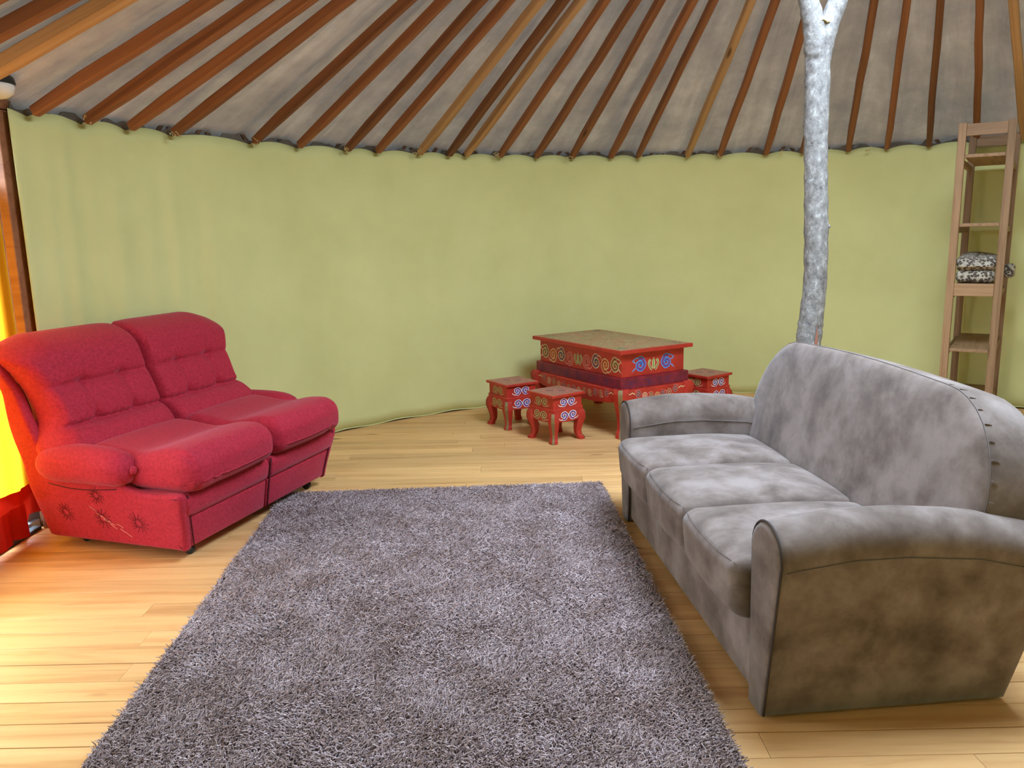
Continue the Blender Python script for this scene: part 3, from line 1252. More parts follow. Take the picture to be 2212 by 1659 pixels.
# gathers at both top corners of the back
for s in (-1, 1):
    for q in range(9):
        k = 3 + q if s > 0 else len(outl) - 5 - q
        a, b = outl[min(max(k, 0), nO - 1)]
        e = 0.016 + 0.014 * ((q * 7) % 5) / 5
        build('gather', tube([backput(0.008, cy_ + (a - cy_) * 1.003, ch_ + (b - ch_) * 1.002), backput(0.008 + e, cy_ + (a - cy_) * 1.0045, ch_ + (b - ch_) * 1.0035)], lambda i: 0.0022 - 0.001 * i, 5), 'suede', bk, smooth=True)
build('back_shell', rbox(0.16, GL - 0.24, 0.46, 0.03, 2, (1, 6, 3), lambda x, y, z: (x + 0.06 * (z + .23) / .46, y, z), (0.76, GL / 2, 0.26)), 'suede', gs, smooth=True)
for x in (0.08, 0.70):
    for y in (0.14, GL - 0.14):
        build('foot', lathe([(0.022, 0.0), (0.025, 0.025), (0.03, 0.03)], 12), 'caster', gs, loc=(x, y, 0))

# ================================================================== RED SOFA  (local X to its front, Y along its length away from the camera)
RA = math.radians(-18.3)
rs = thing('red_sofa', 'crimson two seat sofa with tufted back and bolster arms at left', 'sofa', (-1.611, 3.652, 0), RA)
YC = 0.66
HB, HT = 0.625, 0.695      # half widths at foot and seat rail


def flare(x, y, z):
    """the base widens and leans forward towards the seat"""
    t = max(0.0, min(1.0, (z - 0.06) / 0.30))
    k = (HB + (HT - HB) * t) / HT
    xx = x + (0.055 * t if x > -0.4 else 0.0)
    return xx, YC + (y - YC) * k, z


for s in (-1, 1):
    yc = YC + s * HT / 2
    lo = build('base', rbox(0.84, HT - 0.004, 0.178, (0.03, 0.018, 0.018), 3, (6, 4, 3), lambda x, y, z: flare(x - 0.43, y + yc, z + 0.151), (0, 0, 0)), 'red_fabric', rs, smooth=True)
    build('front_roll', rbox(0.80, HT - 0.004, 0.138, (0.045, 0.022, 0.05), 4, (6, 4, 3),
                             lambda x, y, z: flare(x - 0.405 + 0.012 * (x > 0), y + yc, z + 0.298), (0, 0, 0)), 'red_fabric', lo, smooth=True)
    # seat cushion
    W2 = HT / 2

    def seat(x, y, z, s=s):
        u = x / 0.345            # -1 back .. 1 front
        v = y / W2
        top = max(0.0, z / 0.10)
        zz = z + top * (0.034 * g(u - 0.62, 0.42) - 0.020 * g(u - 0.02, 0.32) + 0.022 * g(u + 0.75, 0.4)) * (1 - 0.55 * abs(v) ** 3)
        xx = x
        if u > 0.2:
            xx = x + 0.050 * sstep(0.2, 1, u) * (1 - v * v * 0.9) * (0.6 + 0.4 * top)
            # gathers at the outer front corner
            if v * s > 0.25:
                zz += 0.007 * math.sin(y * 190) * sstep(.55, .95, u) * sstep(.25, .6, v * s)
        yy = y + s * 0.004 * sstep(0.1, 0.8, u) * (1 if v * s > 0.6 else 0) * sstep(.6, .95, v * s)
        return xx, yy, zz
    sc_ = build('seat_cushion', rbox(0.69, HT - 0.008, 0.195, (0.10, 0.075, 0.085), 7, (14, 18, 3), seat, (-0.235, yc, 0.462)), 'red_fabric', rs, smooth=True)
    pp = []
    for q in np.linspace(-1, 1, 31):
        # piping round the front of the cushion
        yy = q * (W2 - 0.012)
        rr_ = 0.0 if abs(q) < 0.72 else 0.075 * (1 - math.sqrt(max(0, 1 - ((abs(q) - .72) / .28) ** 2)))
        p = seat(0.345 - rr_ - 0.002, yy, -0.035)
        pp.append((p[0] - 0.235 + .001, p[1] + yc, p[2] + 0.462))
    build('piping', tube(pp, 0.0045, 5), 'red_fabric', sc_, smooth=True)

    # back cushion with lumbar roll, tufted middle and rolled head
    BH = 0.64

    def backc(x, y, z, s=s):
        h = z + BH / 2
        v = y / W2
        front = max(0.0, x / 0.12)
        d = 0.074 * math.sin(PI * min(1, max(0, h / 0.19))) ** 0.7 if h < 0.19 else 0
        d += 0.018 * math.sin(PI * min(1, max(0, (h - 0.19) / 0.195))) ** 0.6 if 0.19 <= h < 0.385 else 0
        d += 0.030 * math.sin(PI * min(1, max(0, (h - 0.385) / 0.255))) ** 0.65 if h >= 0.385 else 0
        d *= (1 - 0.55 * abs(v) ** 4)
        d -= 0.026 * g(h - 0.19, 0.012)
        mid = 1 - sstep(.62, .95, abs(v))
        d -= 0.011 * g(h - 0.385, 0.014) * (0.45 + 0.55 * mid)
        for ty in (-0.13, 0.13):
            for th in (0.205, 0.385):
                d -= 0.020 * math.exp(-((y - ty) ** 2 + (h - th) ** 2) / 0.032 ** 2)
            if 0.2 < h < 0.39:
                d -= 0.011 * g(y - ty, 0.012)
        d += 0.003 * math.sin(y * 120 + 3) * g(h - 0.20, 0.03)
        xx = x + d * front
        # head rolls over backwards
        if x < 0:
            xx = x * (1 - 0.65 * sstep(0.15, 0.55, h))
        xx -= 0.42 * h + 0.04 * sstep(0.52, 0.64, h)
        # the outer edge follows the shell: in at the waist, out at the head
        out = (0.010 - 0.022 * g(h - 0.25, 0.10) + 0.075 * sstep(0.34, 0.58, h) + 0.05 * g(h - 0.07, 0.09)) * s * max(0.0, v * s) ** 2
        zz = z
        # shoulders drop towards the outer corner
        zz -= 0.05 * sstep(0.55, 1.05, v * s) * sstep(0.45, 0.62, h)
        zz -= 0.006 * sstep(0.6, 1.0, -v * s) * sstep(0.5, 0.62, h)
        return xx, y + out, zz
    bc = build('back_cushion', rbox(0.24, HT - 0.004, BH, (0.10, 0.05, 0.07), 6, (2, 46, 56), backc, (-0.66, yc, 0.47 + BH / 2)), 'red_fabric', rs, smooth=True)
    for ty in (-0.13, 0.13):
        for th in (0.205, 0.385):
            p = backc(0.12, ty, th - BH / 2)
            build('tuft_button', lathe([(0.010, -0.004), (0.009, 0.002), (0.005, 0.005), (0.001, 0.006)], 10, lambda a, b, c: (c * .9, a, b)), 'red_fabric', bc,
                  loc=(p[0] - .66 - .002, p[1] + yc, p[2] + 0.47 + BH / 2), smooth=True)

    # side shell sweeping from the front rail up to the head of the back
    prof = [(-0.012, 0.06), (0.0, 0.10), (0.036, 0.27), (0.050, 0.345), (0.03, 0.372), (-0.10, 0.366), (-0.20, 0.372), (-0.27, 0.395), (-0.34, 0.435),
            (-0.45, 0.46), (-0.60, 0.455), (-0.70, 0.475), (-0.755, 0.56), (-0.80, 0.68), (-0.845, 0.80), (-0.875, 0.92), (-0.905, 1.01), (-0.935, 1.02),
            (-0.955, 0.96), (-0.955, 0.84), (-0.945, 0.70), (-0.925, 0.57), (-0.90, 0.46), (-0.89, 0.32), (-0.885, 0.18), (-0.87, 0.08), (-0.845, 0.062), (-0.80, 0.06), (-0.60, 0.06), (-0.30, 0.06), (-0.06, 0.06)]
    prof = [(p.x, p.y) for p in catmull([(a, b, 0) for a, b in prof], 3, True)]

    def sput(a, b, t, s=s):
        off = HB + (HT - HB) * sstep(0.06, 0.42, b) + 0.02 * sstep(.4, .7, b) + 0.055 * sstep(0.8, 1.0, b)
        return (a, YC + s * (off + t), b)
    flat = extrude(prof, -0.030, 0.028, 0.022, lambda a, b, t: (a, b, t), 4)
    flat = slice_up(flat, [0.06 + 0.04 * q for q in range(25)], 1)
    flat = slice_up(flat, [-1.0 + 0.08 * q for q in range(13)], 0)
    sp = build('side_panel', ([sput(*p) for p in flat[0]], flat[1]), 'red_fabric', rs, smooth=True)
    # seam up the front corner
    fs = [(0.0 + 0.052 * t + 0.002, YC + s * (HB + (HT - HB) * t - 0.030), 0.07 + 0.29 * t) for t in np.linspace(0, 1, 8)]
    build('seam', tube(fs, 0.0038, 5), 'red_dark', sp, smooth=True)
    # bolster arm
    bl = []
    NB, SB = 26, 28
    Vb, Fb = [], []
    for i in range(NB + 1):
        t = i / NB
        xb = -0.215 - 0.575 * t
        rad = (1 - abs(2 * t - 1) ** 4.2) ** 0.42 if 0 < t < 1 else 0.04
        for q in range(SB):
            a = 2 * PI * q / SB
            pl = 1 + 0.055 * math.cos(14 * a) * (1 - sstep(0.02, 0.26, t))
            rz = 0.098 * rad * pl
            ry = 0.092 * rad * pl
            Vb.append((xb, YC + s * (HT + 0.012) + ry * math.cos(a), 0.478 + rz * math.sin(a) + 0.012 * math.sin(PI * t)))
    for i in range(NB):
        for q in range(SB):
            Fb.append((i * SB + q, i * SB + (q + 1) % SB, (i + 1) * SB + (q + 1) % SB, (i + 1) * SB + q))
    Fb += [tuple(reversed(range(SB))), tuple(range(NB * SB, NB * SB + SB))]
    bo = build('arm_bolster', (Vb, Fb), 'red_fabric', rs, smooth=True)
    build('button', lathe([(0.02, -0.006), (0.02, 0.004), (0.012, 0.010), (0.001, 0.012)], 14, lambda a, b, c: (c, a, b)), 'red_fabric', bo,
          loc=(-0.213, YC + s * (HT + 0.012), 0.478), smooth=True)
    bs = [(-0.28 - 0.42 * t, YC + s * (HT + 0.062 + .02 * math.sin(PI * t)), 0.392 - 0.010 * math.sin(PI * t)) for t in np.linspace(0, 1, 10)]
    build('seam', tube(bs, 0.003, 5), 'red_dark', bo, smooth=True)
    for x in (-0.08, -0.74):
        cs = build('caster', join(lathe([(0.012, 0.03), (0.012, 0.075)], 10), move(lathe([(0.012, -0.014), (0.026, -0.012), (0.026, 0.012), (0.012, 0.014)], 16, lambda a, b, c: (a, c, b)), (0, 0, 0.027))),
                   'caster', rs, loc=(x, YC + s * (HB - 0.09), 0))

# back shell behind the cushions
bprof = [(-0.80, 0.10), (-0.80, 0.45), (-0.85, 0.62), (-0.90, 0.90), (-0.93, 1.03), (-0.96, 1.0), (-0.955, 0.85), (-0.94, 0.58), (-0.90, 0.42), (-0.885, 0.10)]
build('back_shell', extrude(bprof, -(HT - .05), HT - .05, 0.015, lambda a, b, t: (a, YC + t * (1 + 0.07 * sstep(.75, 1.0, b)), b), 3), 'red_fabric', rs)
# dark joint between the two halves
jt = [(0.006 + 0.052 * t, YC + 0.0, 0.07 + 0.29 * t) for t in np.linspace(0, 1, 8)]
build('centre_seam', tube(jt, 0.0055, 6), 'red_dark', rs, smooth=True)

# stitched sun motifs on the near side panel


def sun_motif(cx, cz, r, mat='red_stitch', worn=False):
    parts = []
    rr = random.Random(int(cx * 1000))
    for k in range(14):
        a = 2 * PI * k / 14 + rr.uniform(-.1, .1)
        r0, r1 = r * 0.35, r * rr.uniform(0.8, 1.05)
        q = []
        for t in (0, .33, .66, 1):
            rad = r0 + (r1 - r0) * t
            x_, z_ = cx + rad * math.cos(a + 0.12 * math.sin(t * 6)), cz + rad * math.sin(a + 0.12 * math.sin(t * 6))
            off = HB + (HT - HB) * sstep(0.06, 0.42, z_) + 0.028
            q.append((x_, YC - off - 0.0005, z_))
        parts.append(tube(q, lambda i: 0.0030 - 0.0005 * i, 4))
    ringp = []
    for k in range(16):
        a = 2 * PI * k / 16
        x_, z_ = cx + r * .33 * math.cos(a), cz + r * .33 * math.sin(a)
        off = HB + (HT - HB) * sstep(0.06, 0.42, z_) + 0.028
        ringp.append((x_, YC - off - 0.0005, z_))
    parts.append(tube(ringp, 0.0025, 4, True))
    return join(*parts)


for cx, cz, r in ((-0.25, 0.195, 0.062), (-0.47, 0.20, 0.062), (-0.70, 0.215, 0.06), (-0.46, 0.335, 0.05)):
    build('stitched_motif', sun_motif(cx, cz, r), 'red_stitch', rs, smooth=True)
wp = []
rr = random.Random(5)
for k in range(9):
    t = k / 9
    x_, z_ = -0.53 + 0.19 * t + rr.uniform(-.012, .012), 0.255 - 0.13 * t + rr.uniform(-.012, .012)
    q = []
    for e in (0, .5, 1):
        xx, zz = x_ + 0.035 * e, z_ - 0.022 * e + rr.uniform(-.004, .004)
        off = HB + (HT - HB) * sstep(0.06, 0.42, zz) + 0.028
        q.append((xx, YC - off - 0.001, zz))
    wp.append(tube(q, 0.0016, 4))
build('worn_threads', join(*wp), 'worn', rs)

# ================================================================== PAINTED TABLE AND STOOLS


def strip(P, w, closed=False):
    """flat ribbon along a 2-D line"""
    P = [Vector((p[0], p[1])) for p in P]
    n = len(P)
    V, F = [], []
    for i in range(n):
        t = (P[(i + 1) % n] - P[i - 1]) if closed else (P[min(i + 1, n - 1)] - P[max(i - 1, 0)])
        if t.length < 1e-9:
            t = Vector((1, 0))
        t.normalize()
        nn = Vector((-t.y, t.x))
        ww = w(i / max(1, n - 1)) if callable(w) else w
        V += [P[i] + nn * ww / 2, P[i] - nn * ww / 2]
    for i in range(n if closed else n - 1):
        j = (i + 1) % n
        F.append((2 * i, 2 * i + 1, 2 * j + 1, 2 * j))
    return V, F


def spiral(c, r, a0, turns, dirn=1, n=34, wob=0.07):
    out = []
    for i in range(n):
        t = i / (n - 1)
        a = a0 + dirn * turns * 2 * PI * t
        rad = r * (1 - 0.80 * t ** 0.85) * (1 + wob * math.cos(5 * a) * (1 - t))
        out.append((c[0] + rad * math.cos(a), c[1] + rad * math.sin(a)))
    return out


class Orn:
    """painted ornament: layered ribbons on a face, one mesh with a colour for each layer"""

    def __init__(self):
        self.V, self.F, self.I, self.mats = [], [], [], []

    def add(self, line, w, mat, lvl, closed=False):
        if mat not in self.mats:
            self.mats.append(mat)
        v, f = strip(line, w, closed)
        k = len(self.V)
        self.V += [(p.x, p.y, 0.0004 + 0.0005 * lvl) for p in v]
        self.F += [tuple(i + k for i in q) for q in f]
        self.I += [self.mats.index(mat)] * len(f)

    def stroke(self, line, w, outline, fill, core):
        self.add(line, w, outline, 0)
        self.add(line, lambda t: w * 0.62 * (1 - 0.25 * t), fill, 1)
        self.add(line[: int(len(line) * 0.8)], lambda t: w * 0.22 * (1 - t * .5), core, 2)

    def volute(self, c, r, outline, fill, core, flip=1, up=1):
        ln = [(c[0] + flip * (p[0]), c[1] + up * (p[1])) for p in spiral((0, 0), r, -0.6 * PI, 1.35)]
        self.stroke(ln, r * 0.64, outline, fill, core)
        tail = [(c[0] + flip * r * a, c[1] + up * r * b) for a, b in ((-0.2, -0.95), (-0.75, -1.0), (-1.15, -0.75), (-1.3, -0.45))]
        self.add([tuple(p)[:2] for p in catmull([(a, b, 0) for a, b in tail], 4)], lambda t: r * 0.22 * (1 - .6 * t), outline, 0)

    def bud(self, c, r, outline, fill, core):
        for s in (-1, 1):
            ln = [(c[0] + s * (0.25 + 0.62 * math.sin(t * 2.4)) * r * (1 if t < .9 else .9), c[1] + (-0.85 + 1.55 * t) * r) for t in np.linspace(0, 1, 12)]
            self.stroke(ln, r * 0.42, outline, fill, core)
        ln = [(c[0], c[1] + r * (-0.7 + 1.75 * t)) for t in np.linspace(0, 1, 8)]
        self.add(ln, lambda t: r * 0.62 * math.sin(PI * min(1, .12 + t * .88)) + .0005, outline, 1.4)
        self.add(ln, lambda t: r * 0.36 * math.sin(PI * min(1, .12 + t * .88)), fill, 2.2)

    def place(self, name, parent, origin, ax, bx):
        ax, bx = Vector(ax).normalized(), Vector(bx).normalized()
        nx = ax.cross(bx)
        o = Vector(origin)
        V = [o + ax * a + bx * b + nx * c for a, b, c in self.V]
        return build(name, (V, self.F), self.mats, parent, idx=self.I)


def cabriole(path, sizes, sx, sy):
    """square leg whose middle wanders along the diagonal; path [(out, z)]"""
    P = catmull([(a, 0, b) for a, b in path], 4)
    S = []
    for i in range(len(sizes) - 1):
        S += [sizes[i] + (sizes[i + 1] - sizes[i]) * k / 4 for k in range(4)]
    S.append(sizes[-1])
    V, F = [], []
    for p, w in zip(P, S):
        h = w / 2
        c = 0.18 * w
        cx, cy = sx * p.x, sy * p.x
        for a, b in ((-h + c, -h), (h - c, -h), (h, -h + c), (h, h - c), (h - c, h), (-h + c, h), (-h, h - c), (-h, -h + c)):
            V.append((cx + a, cy + b, p.z))
    n = len(P)
    for i in range(n - 1):
        for s in range(8):
            F.append((i * 8 + s, i * 8 + (s + 1) % 8, (i + 1) * 8 + (s + 1) % 8, (i + 1) * 8 + s))
    F.append(tuple(reversed(range(8))))
    F.append(tuple(range((n - 1) * 8, n * 8)))
    # gilt edge strip along the outward corner
    SV, SF = [], []
    for i, (p, w) in enumerate(zip(P, S)):
        h = w / 2
        k = h - 0.09 * w + 0.0012
        cx, cy = sx * (p.x + k), sy * (p.x + k)
        d = 0.13 * w
        SV += [(cx - sx * d, cy + sy * d * 0.9, p.z), (cx, cy, p.z), (cx + sx * d * 0.9, cy - sy * d, p.z)]
    for i in range(n - 1):
        for s in range(2):
            q = (i * 3 + s, i * 3 + s + 1, (i + 1) * 3 + s + 1, (i + 1) * 3 + s)
            SF.append(q)
    return (V, F), (SV, SF)


def apron(length, z0, z1, drop, t):
    """board with a scalloped lower edge, in (a, z)"""
    P = []
    n = 24
    for i in range(n + 1):
        s = i / n
        a = -length / 2 + length * s
        e = abs(2 * s - 1)
        z = z0 - drop * (1 - sstep(0.55, 1.0, e)) + 0.25 * drop * g(e - 0.62, 0.10)
        P.append((a, z))
    return P + [(length / 2, z1), (-length / 2, z1)]


def painted_stand(name, label, cat, loc, rotz, LX, LY, H, zs, leg, group, deco):
    """table or stool of one pattern: plate, frieze box, (waist), apron, four cabriole legs"""
    t = thing(name, label, cat, loc, rotz, group)
    ztop, zfr, zw, zap = zs         # underside of plate, foot of frieze, foot of waist, foot of apron
    over = deco['over']
    plate = build('top', box(-LX / 2, LX / 2, -LY / 2, LY / 2, ztop, H, 0.004), 'lacquer', t)
    ins = deco['inset']
    build('painted_panel', box(-LX / 2 + ins, LX / 2 - ins, -LY / 2 + ins, LY / 2 - ins, H - 0.001, H + 0.0012, 0.0004), deco['panel'], plate)
    o = Orn()
    b = ins * 0.6
    o.add([(-LX / 2 + b, -LY / 2 + b), (LX / 2 - b, -LY / 2 + b), (LX / 2 - b, LY / 2 - b), (-LX / 2 + b, LY / 2 - b)], ins * 0.42, 'tan_line', 1, True)
    if deco['kind'] == 'stool':
        for sy in (-1, 1):
            el = [(0.036 * sy * 1.0 + 0.045 * math.cos(a), -0.036 * sy + 0.045 * math.sin(a)) for a in np.linspace(0, 2 * PI, 26)[:-1]]
            o.add(el, 0.006, 'pink_paint', 3, True)
            sp_ = spiral((0.036 * sy, -0.036 * sy), 0.034, 0.5, 1.3, sy, 24, 0.1)
            o.add(sp_, 0.007, 'teal_paint', 3)
        for sx in (-1, 1):
            for sy in (-1, 1):
                o.add(spiral((sx * LX * .33, sy * LY * .33), 0.024, 0, 1.1, 1, 18, 0.1), 0.006, 'olive_paint' if sx * sy > 0 else 'tan_line', 3)
    else:
        # two scrolled medallions and corner scrolls
        for cy in (-LY * .22, 0, LY * .22):
            for q in range(6):
                a = q * PI / 3
                o.add(spiral((0.11 * math.cos(a), cy + 0.10 * math.sin(a)), 0.045, a, 1.2, 1 if q % 2 else -1, 20, .12), 0.007, ('tan_line', 'cream_paint', 'pink_paint')[q % 3], 3)
        for sx in (-1, 1):
            for sy in (-1, 1):
                for q in range(3):
                    o.add(spiral((sx * (LX / 2 - .10 - .07 * (q == 1)), sy * (LY / 2 - .10 - .08 * (q == 2))), 0.045, q, 1.3, sx * sy, 20, .1), 0.008, ('teal_paint', 'pink_paint', 'green_paint')[q], 3)
    o.place('painted_scrolls', plate, (0, 0, H), (1, 0, 0), (0, 1, 0))
    fx, fy = LX - 2 * over, LY - 2 * over
    fr = build('frieze', box(-fx / 2, fx / 2, -fy / 2, fy / 2, zfr, ztop, 0.003), 'lacquer', t)
    wx, wy = fx + deco['waist_out'] * 2, fy + deco['waist_out'] * 2
    if zw < zfr - 1e-4:
        wa = build('waist', box(-wx / 2, wx / 2, -wy / 2, wy / 2, zw, zfr, 0.006), 'lacquer_dark', t)
        # faint blue bands painted on the waist
        for (ax, off, half) in (((0, 1, 0), wx / 2, wy / 2), ((1, 0, 0), wy / 2, wx / 2)):
            for sg in (-1, 1):
                w_ = Orn()
                zc = (zw + zfr) / 2
                for dz in (-.022, 0.0, .022):
                    w_.add([(-half + .02, dz), (half - .02, dz)], 0.0028, 'indigo_paint', 0)
                for k in range(int(half * 2 / 0.18)):
                    a = -half + .10 + k * .18
                    w_.add([(a - .02, -.022), (a + .02, .022)], 0.004, 'indigo_paint', 1)
                    w_.add([(a - .02, .022), (a + .02, -.022)], 0.004, 'indigo_paint', 1)
                n_ = (sg * off, 0, zc) if ax[1] else (0, sg * off, zc)
                a_ = (0, sg, 0) if ax[1] else (-sg, 0, 0)
                w_.place('waist_pattern', wa, n_, a_, (0, 0, 1))
    # aprons
    ax_out = deco['apron_out']
    axl, ayl = wx + 2 * ax_out, wy + 2 * ax_out
    top_z = min(zw, zfr)
    ap_faces = []
    for sg in (-1, 1):
        P = apron(ayl - 0.02, zap, top_z, deco['drop'], 0)
        build('apron', extrude(P, 0, -deco['apron_t'], 0.004, lambda a, b, tt, sg=sg: (sg * (axl / 2 + tt), sg * a, b), 2), 'lacquer', t)
        P = apron(axl - 0.02, zap, top_z, deco['drop'], 0)
        build('apron', extrude(P, 0, -deco['apron_t'], 0.004, lambda a, b, tt, sg=sg: (-sg * a, sg * (ayl / 2 + tt), b), 2), 'lacquer', t)
    # shoulder moulding that closes the apron to the waist
    build('shoulder', box(-axl / 2 + .002, axl / 2 - .002, -ayl / 2 + .002, ayl / 2 - .002, top_z - 0.012, top_z + 0.004, 0.006), 'lacquer', t)
    for sx in (-1, 1):
        for sy in (-1, 1):
            path, sizes = leg
            (lv, st) = cabriole(path, sizes, sx, sy)
            lx, ly = sx * (axl / 2 - sizes[0] / 2 + 0.004), sy * (ayl / 2 - sizes[0] / 2 + 0.004)
            lg = build('leg', move(lv, (lx, ly, 0)), 'lacquer', t)
            build('gilt_edge', move(st, (lx, ly, 0)), 'gilt', lg)
    # ornaments on the four faces
    for (nx, ny) in ((1, 0), (-1, 0), (0, 1), (0, -1)):
        ax = (-ny, nx, 0)
        long_face = nx != 0
        half = fy / 2 if long_face else fx / 2
        deco['paint'](t, fr, (nx, ny), ax, fx, fy, axl, ayl, zfr, ztop, zap, top_z)
    return t


def paint_stool(t, fr, nrm, ax, fx, fy, axl, ayl, zfr, ztop, zap, top_z):
    nx, ny = nrm
    warm = (nx, ny) in ((0, -1), (0, 1)) if False else nx != 0
    outl_, fill, core = ('cream_paint', 'olive_paint', 'deepred_paint') if warm else ('white_paint', 'blue_paint', 'magenta_paint')
    for zc, dx, dy, r in (((zfr + ztop) / 2 + .004, fx / 2, fy / 2, 0.030), ((zap + top_z) / 2 - 0.010, axl / 2, ayl / 2, 0.032)):
        o = Orn()
        o.volute((-r * 1.15, 0.000), r, outl_, fill, core, 1, 1)
        o.volute((r * 1.15, 0.000), r, outl_, fill, core, -1, 1)
        o.add([(-r * .6, -r * .7), (0, 0), (r * .6, r * .8)], r * .3, outl_, 0)
        o.V = [(a * 1.22, b, c) for a, b, c in o.V]
        o.place('scroll_ornament', t, (nx * dx, ny * dy, zc), ax, (0, 0, 1))


def paint_table(t, fr, nrm, ax, fx, fy, axl, ayl, zfr, ztop, zap, top_z):
    nx, ny = nrm
    o = Orn()
    r = 0.050
    if nx != 0:
        seq = [('cream_paint', 'olive_paint', 'deepred_paint'), ('cream_paint', 'orange_paint', 'deepred_paint'), ('cream_paint', 'teal_paint', 'magenta_paint'), ('pink_paint', 'deepred_paint', 'pink_paint'), None,
               ('pink_paint', 'deepred_paint', 'pink_paint'), ('cream_paint', 'teal_paint', 'magenta_paint'), ('cream_paint', 'orange_paint', 'deepred_paint'), ('cream_paint', 'olive_paint', 'deepred_paint')]
        step = 0.121
    else:
        seq = [('skyblue_paint', 'blue_paint', 'magenta_paint'), None, ('skyblue_paint', 'blue_paint', 'magenta_paint')]
        step = 0.135
    for i, sset in enumerate(seq):
        a = (i - (len(seq) - 1) / 2) * step
        if sset is None:
            o.bud((a, 0), r * 1.05, 'cream_paint', 'green_paint', 'deepred_paint')
        else:
            o.volute((a, 0.004 * (-1) ** i), r * 1.08, *sset, flip=-1 if a > 0 else 1, up=1 if i % 2 else -1)
    for s in (-1, 1):
        e = s * (len(seq) / 2) * step
        for u in (-1, 1):
            o.add([(e - s * .02, u * .02), (e, u * .036), (e + s * .012, u * .046)], lambda t: .012 * (1 - .7 * t), seq[0][0], 0)
    o.place('scroll_ornament', t, (nx * fx / 2, ny * fy / 2, (zfr + ztop) / 2 - .012), ax, (0, 0, 1))
    # swag of small scrolls along the apron
    o = Orn()
    n = 13 if nx != 0 else 7
    half = (ayl if nx != 0 else axl) / 2 - .17
    cols = ['teal_paint', 'pink_paint', 'olive_paint', 'orange_paint', 'teal_paint', 'deepred_paint']
    for i in range(n):
        s = -1 + 2 * i / (n - 1)
        c = (s * half, 0.030 * abs(s) ** 2 - .012)
        o.volute(c, 0.027, 'cream_paint' if i % 2 else 'pink_paint', cols[i % 6], 'deepred_paint', -1 if s > 0 else 1, 1 if i % 2 else -1)
    for s in (-1, 1):
        o.add([(s * (half + .03), .020), (s * (half + .055), .034), (s * (half + .08), .024), (s * (half + .10), .034)], .008, 'cream_paint', 0)
    o.place('apron_ornament', t, (nx * axl / 2, ny * ayl / 2, (zap + top_z) / 2 - .012), ax, (0, 0, 1))


STOOL = dict(kind='stool', over=0.020, inset=0.020, panel='stool_top', waist_out=-0.001, apron_out=0.012, apron_t=0.016, drop=0.020, paint=paint_stool)
leg_s = ([(0.000, 0.235), (0.006, 0.205), (0.005, 0.165), (-0.003, 0.115), (-0.008, 0.070), (-0.004, 0.038), (0.006, 0.020), (0.009, 0.0)],
         [0.060, 0.070, 0.074, 0.062, 0.050, 0.048, 0.054, 0.055])


def stool(label, x, y, deg):
    return painted_stand('painted_stool', label, 'stool', (x, y, 0), math.radians(deg), 0.32, 0.32, 0.372, (0.352, 0.262, 0.262, 0.178), leg_s,
                         'painted red stools around the painted table', STOOL)


def centre(cx, cy, deg, LX, LY):
    """middle of a piece whose corner nearest the camera is known"""
    a = math.radians(deg)
    return cx + LX / 2 * math.cos(a) - LY / 2 * math.sin(a), cy + LX / 2 * math.sin(a) + LY / 2 * math.cos(a)


# the stool's near corner is (-x,-y) in its own frame
s1 = centre(0.298, 5.735, 36.0, 0.32, 0.32)
stool('small red painted stool standing nearest, in front of the table', s1[0], s1[1], 36.0)
s2 = centre(-0.044, 6.205, 31.5, 0.32, 0.34)
stool('small red painted stool by the green wall, left of the table', s2[0], s2[1], 31.5)
s3 = centre(1.61, 6.40, 37.0, 0.32, 0.32)
stool('small red painted stool behind the grey sofa arm, right of the table', s3[0], s3[1], 37.0)

TABLE = dict(kind='table', over=0.050, inset=0.035, panel='table_top', waist_out=0.028, apron_out=0.018, apron_t=0.025, drop=0.040, paint=paint_table)
leg_t = ([(0.006, 0.385), (0.018, 0.350), (0.012, 0.290), (-0.012, 0.200), (-0.018, 0.120), (-0.014, 0.060), (0.004, 0.030), (0.010, 0.0)],
         [0.095, 0.100, 0.096, 0.074, 0.060, 0.058, 0.070, 0.072])
tc = centre(0.815, 5.845, 31.0, 0.73, 1.22)
painted_stand('painted_table', 'large red painted table with scroll ornament by the green wall', 'table', (tc[0], tc[1], 0), math.radians(31.0), 0.73, 1.22, 0.682,
              (0.652, 0.465, 0.372, 0.285), leg_t, None, TABLE)

# ================================================================== WOODEN SHELF
SA = math.radians(56.4)
sh = thing('shelf_unit', 'tall narrow open pine shelf standing end on by the green wall at right', 'shelf', (3.265, 5.955, 0), SA)
# local X runs along its length to the wall, local -Y to the right end
SLN, SWD, SHT = 1.05, 0.36, 2.275
PW = 0.052


def spart(name, x0, x1, y0, y1, z0, z1, grain='x'):
    """boards keep their grain along local X of the piece"""
    dx, dy, dz = x1 - x0, y1 - y0, z1 - z0
    c = ((x0 + x1) / 2, (y0 + y1) / 2, (z0 + z1) / 2)
    if grain == 'z':
        o = build(name, rbox(dz, dy, dx, 0.003, 1), 'shelfwood', sh)
        o.rotation_euler = (0, -PI / 2, 0)
    elif grain == 'y':
        o = build(name, rbox(dy, dx, dz, 0.003, 1), 'shelfwood', sh)
        o.rotation_euler = (0, 0, PI / 2)
    else:
        o = build(name, rbox(dx, dy, dz, 0.003, 1), 'shelfwood', sh)
    o.location = c
    return o


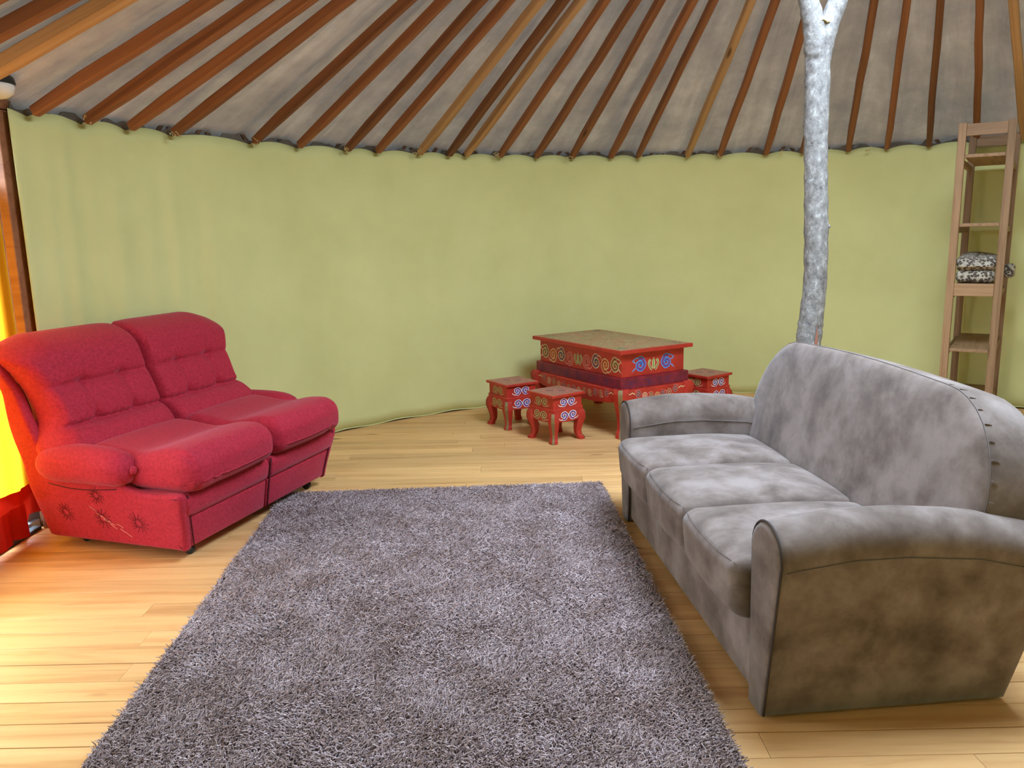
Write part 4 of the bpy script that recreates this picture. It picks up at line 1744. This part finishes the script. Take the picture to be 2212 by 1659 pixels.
for x in (0, SLN - PW):
    spart('post', x, x + PW, -PW, 0, 0, SHT, 'z')
    spart('post', x, x + PW, -SWD, -SWD + PW, 0, SHT, 'z')
for x in (0.004, SLN - 0.034):
    spart('rail', x, x + 0.03, -SWD + PW, -PW, SHT - 0.092, SHT - 0.008, 'y')
    spart('rail', x, x + 0.03, -SWD + PW, -PW, 1.035, 1.128, 'y')
for z in (2.055, 1.565, 0.640, 0.20):
    spart('shelf_board', 0.012, SLN - 0.012, -SWD + PW + .001, -PW - .001, z - 0.024, z)
spart('shelf_board', 0.036, SLN - 0.036, -SWD + PW + .001, -PW - .001, 1.098, 1.122)
for y in (-PW / 2 - .012, -SWD + PW / 2 - .012):
    for z in (2.03, 1.54, 1.05, 0.615, 0.175):
        spart('side_cleat', PW, SLN - PW, y, y + 0.024, z - .045, z)


def blanket(x, y, z):
    h = z / 0.10
    fold = -0.018 * g(z + 0.012, 0.014)
    yy = y * (1 + 0.10 * math.cos(h * 2.2)) + fold * (1 if y > 0 else -1)
    xx = x + (0.022 * math.cos(h * 2.4) - fold * 1.0) * (-1 if x < 0 else 1) * (1 if abs(x) > .2 else 0)
    zz = z + 0.010 * math.sin(x * 9 + 1) + 0.008 * math.sin(y * 24 + x * 6) * (z > 0) + 0.012 * math.cos(y * 8)
    return xx, yy, zz


bl = thing('folded_blanket', 'folded leopard print blanket lying on the middle board of the shelf', 'blanket', (3.265, 5.955, 1.128), SA)
build('upper_fold', rbox(0.62, 0.255, 0.105, (0.06, 0.045, 0.048), 5, (14, 10, 2), blanket, (0.36, -SWD / 2, 0.139)), 'leopard', bl, smooth=True)
build('lower_fold', rbox(0.64, 0.254, 0.09, (0.04, 0.03, 0.04), 4, (14, 8, 2), lambda x, y, z: (x + .008 * math.sin(y * 40), y, z + .004 * math.sin(x * 14)), (0.36, -SWD / 2, 0.046)), 'leopard', bl, smooth=True)
tail_ = [(0.50, -SWD + 0.06, 0.10), (0.50, -SWD + 0.03, 0.11), (0.50, -SWD - 0.005, 0.085), (0.50, -SWD - 0.03, 0.03)]
build('hanging_corner', move(rbox(0.10, 0.075, 0.11, 0.03, 3, (2, 2, 2)), (0.55, -SWD - 0.02, 0.07)), 'leopard', bl, smooth=True)
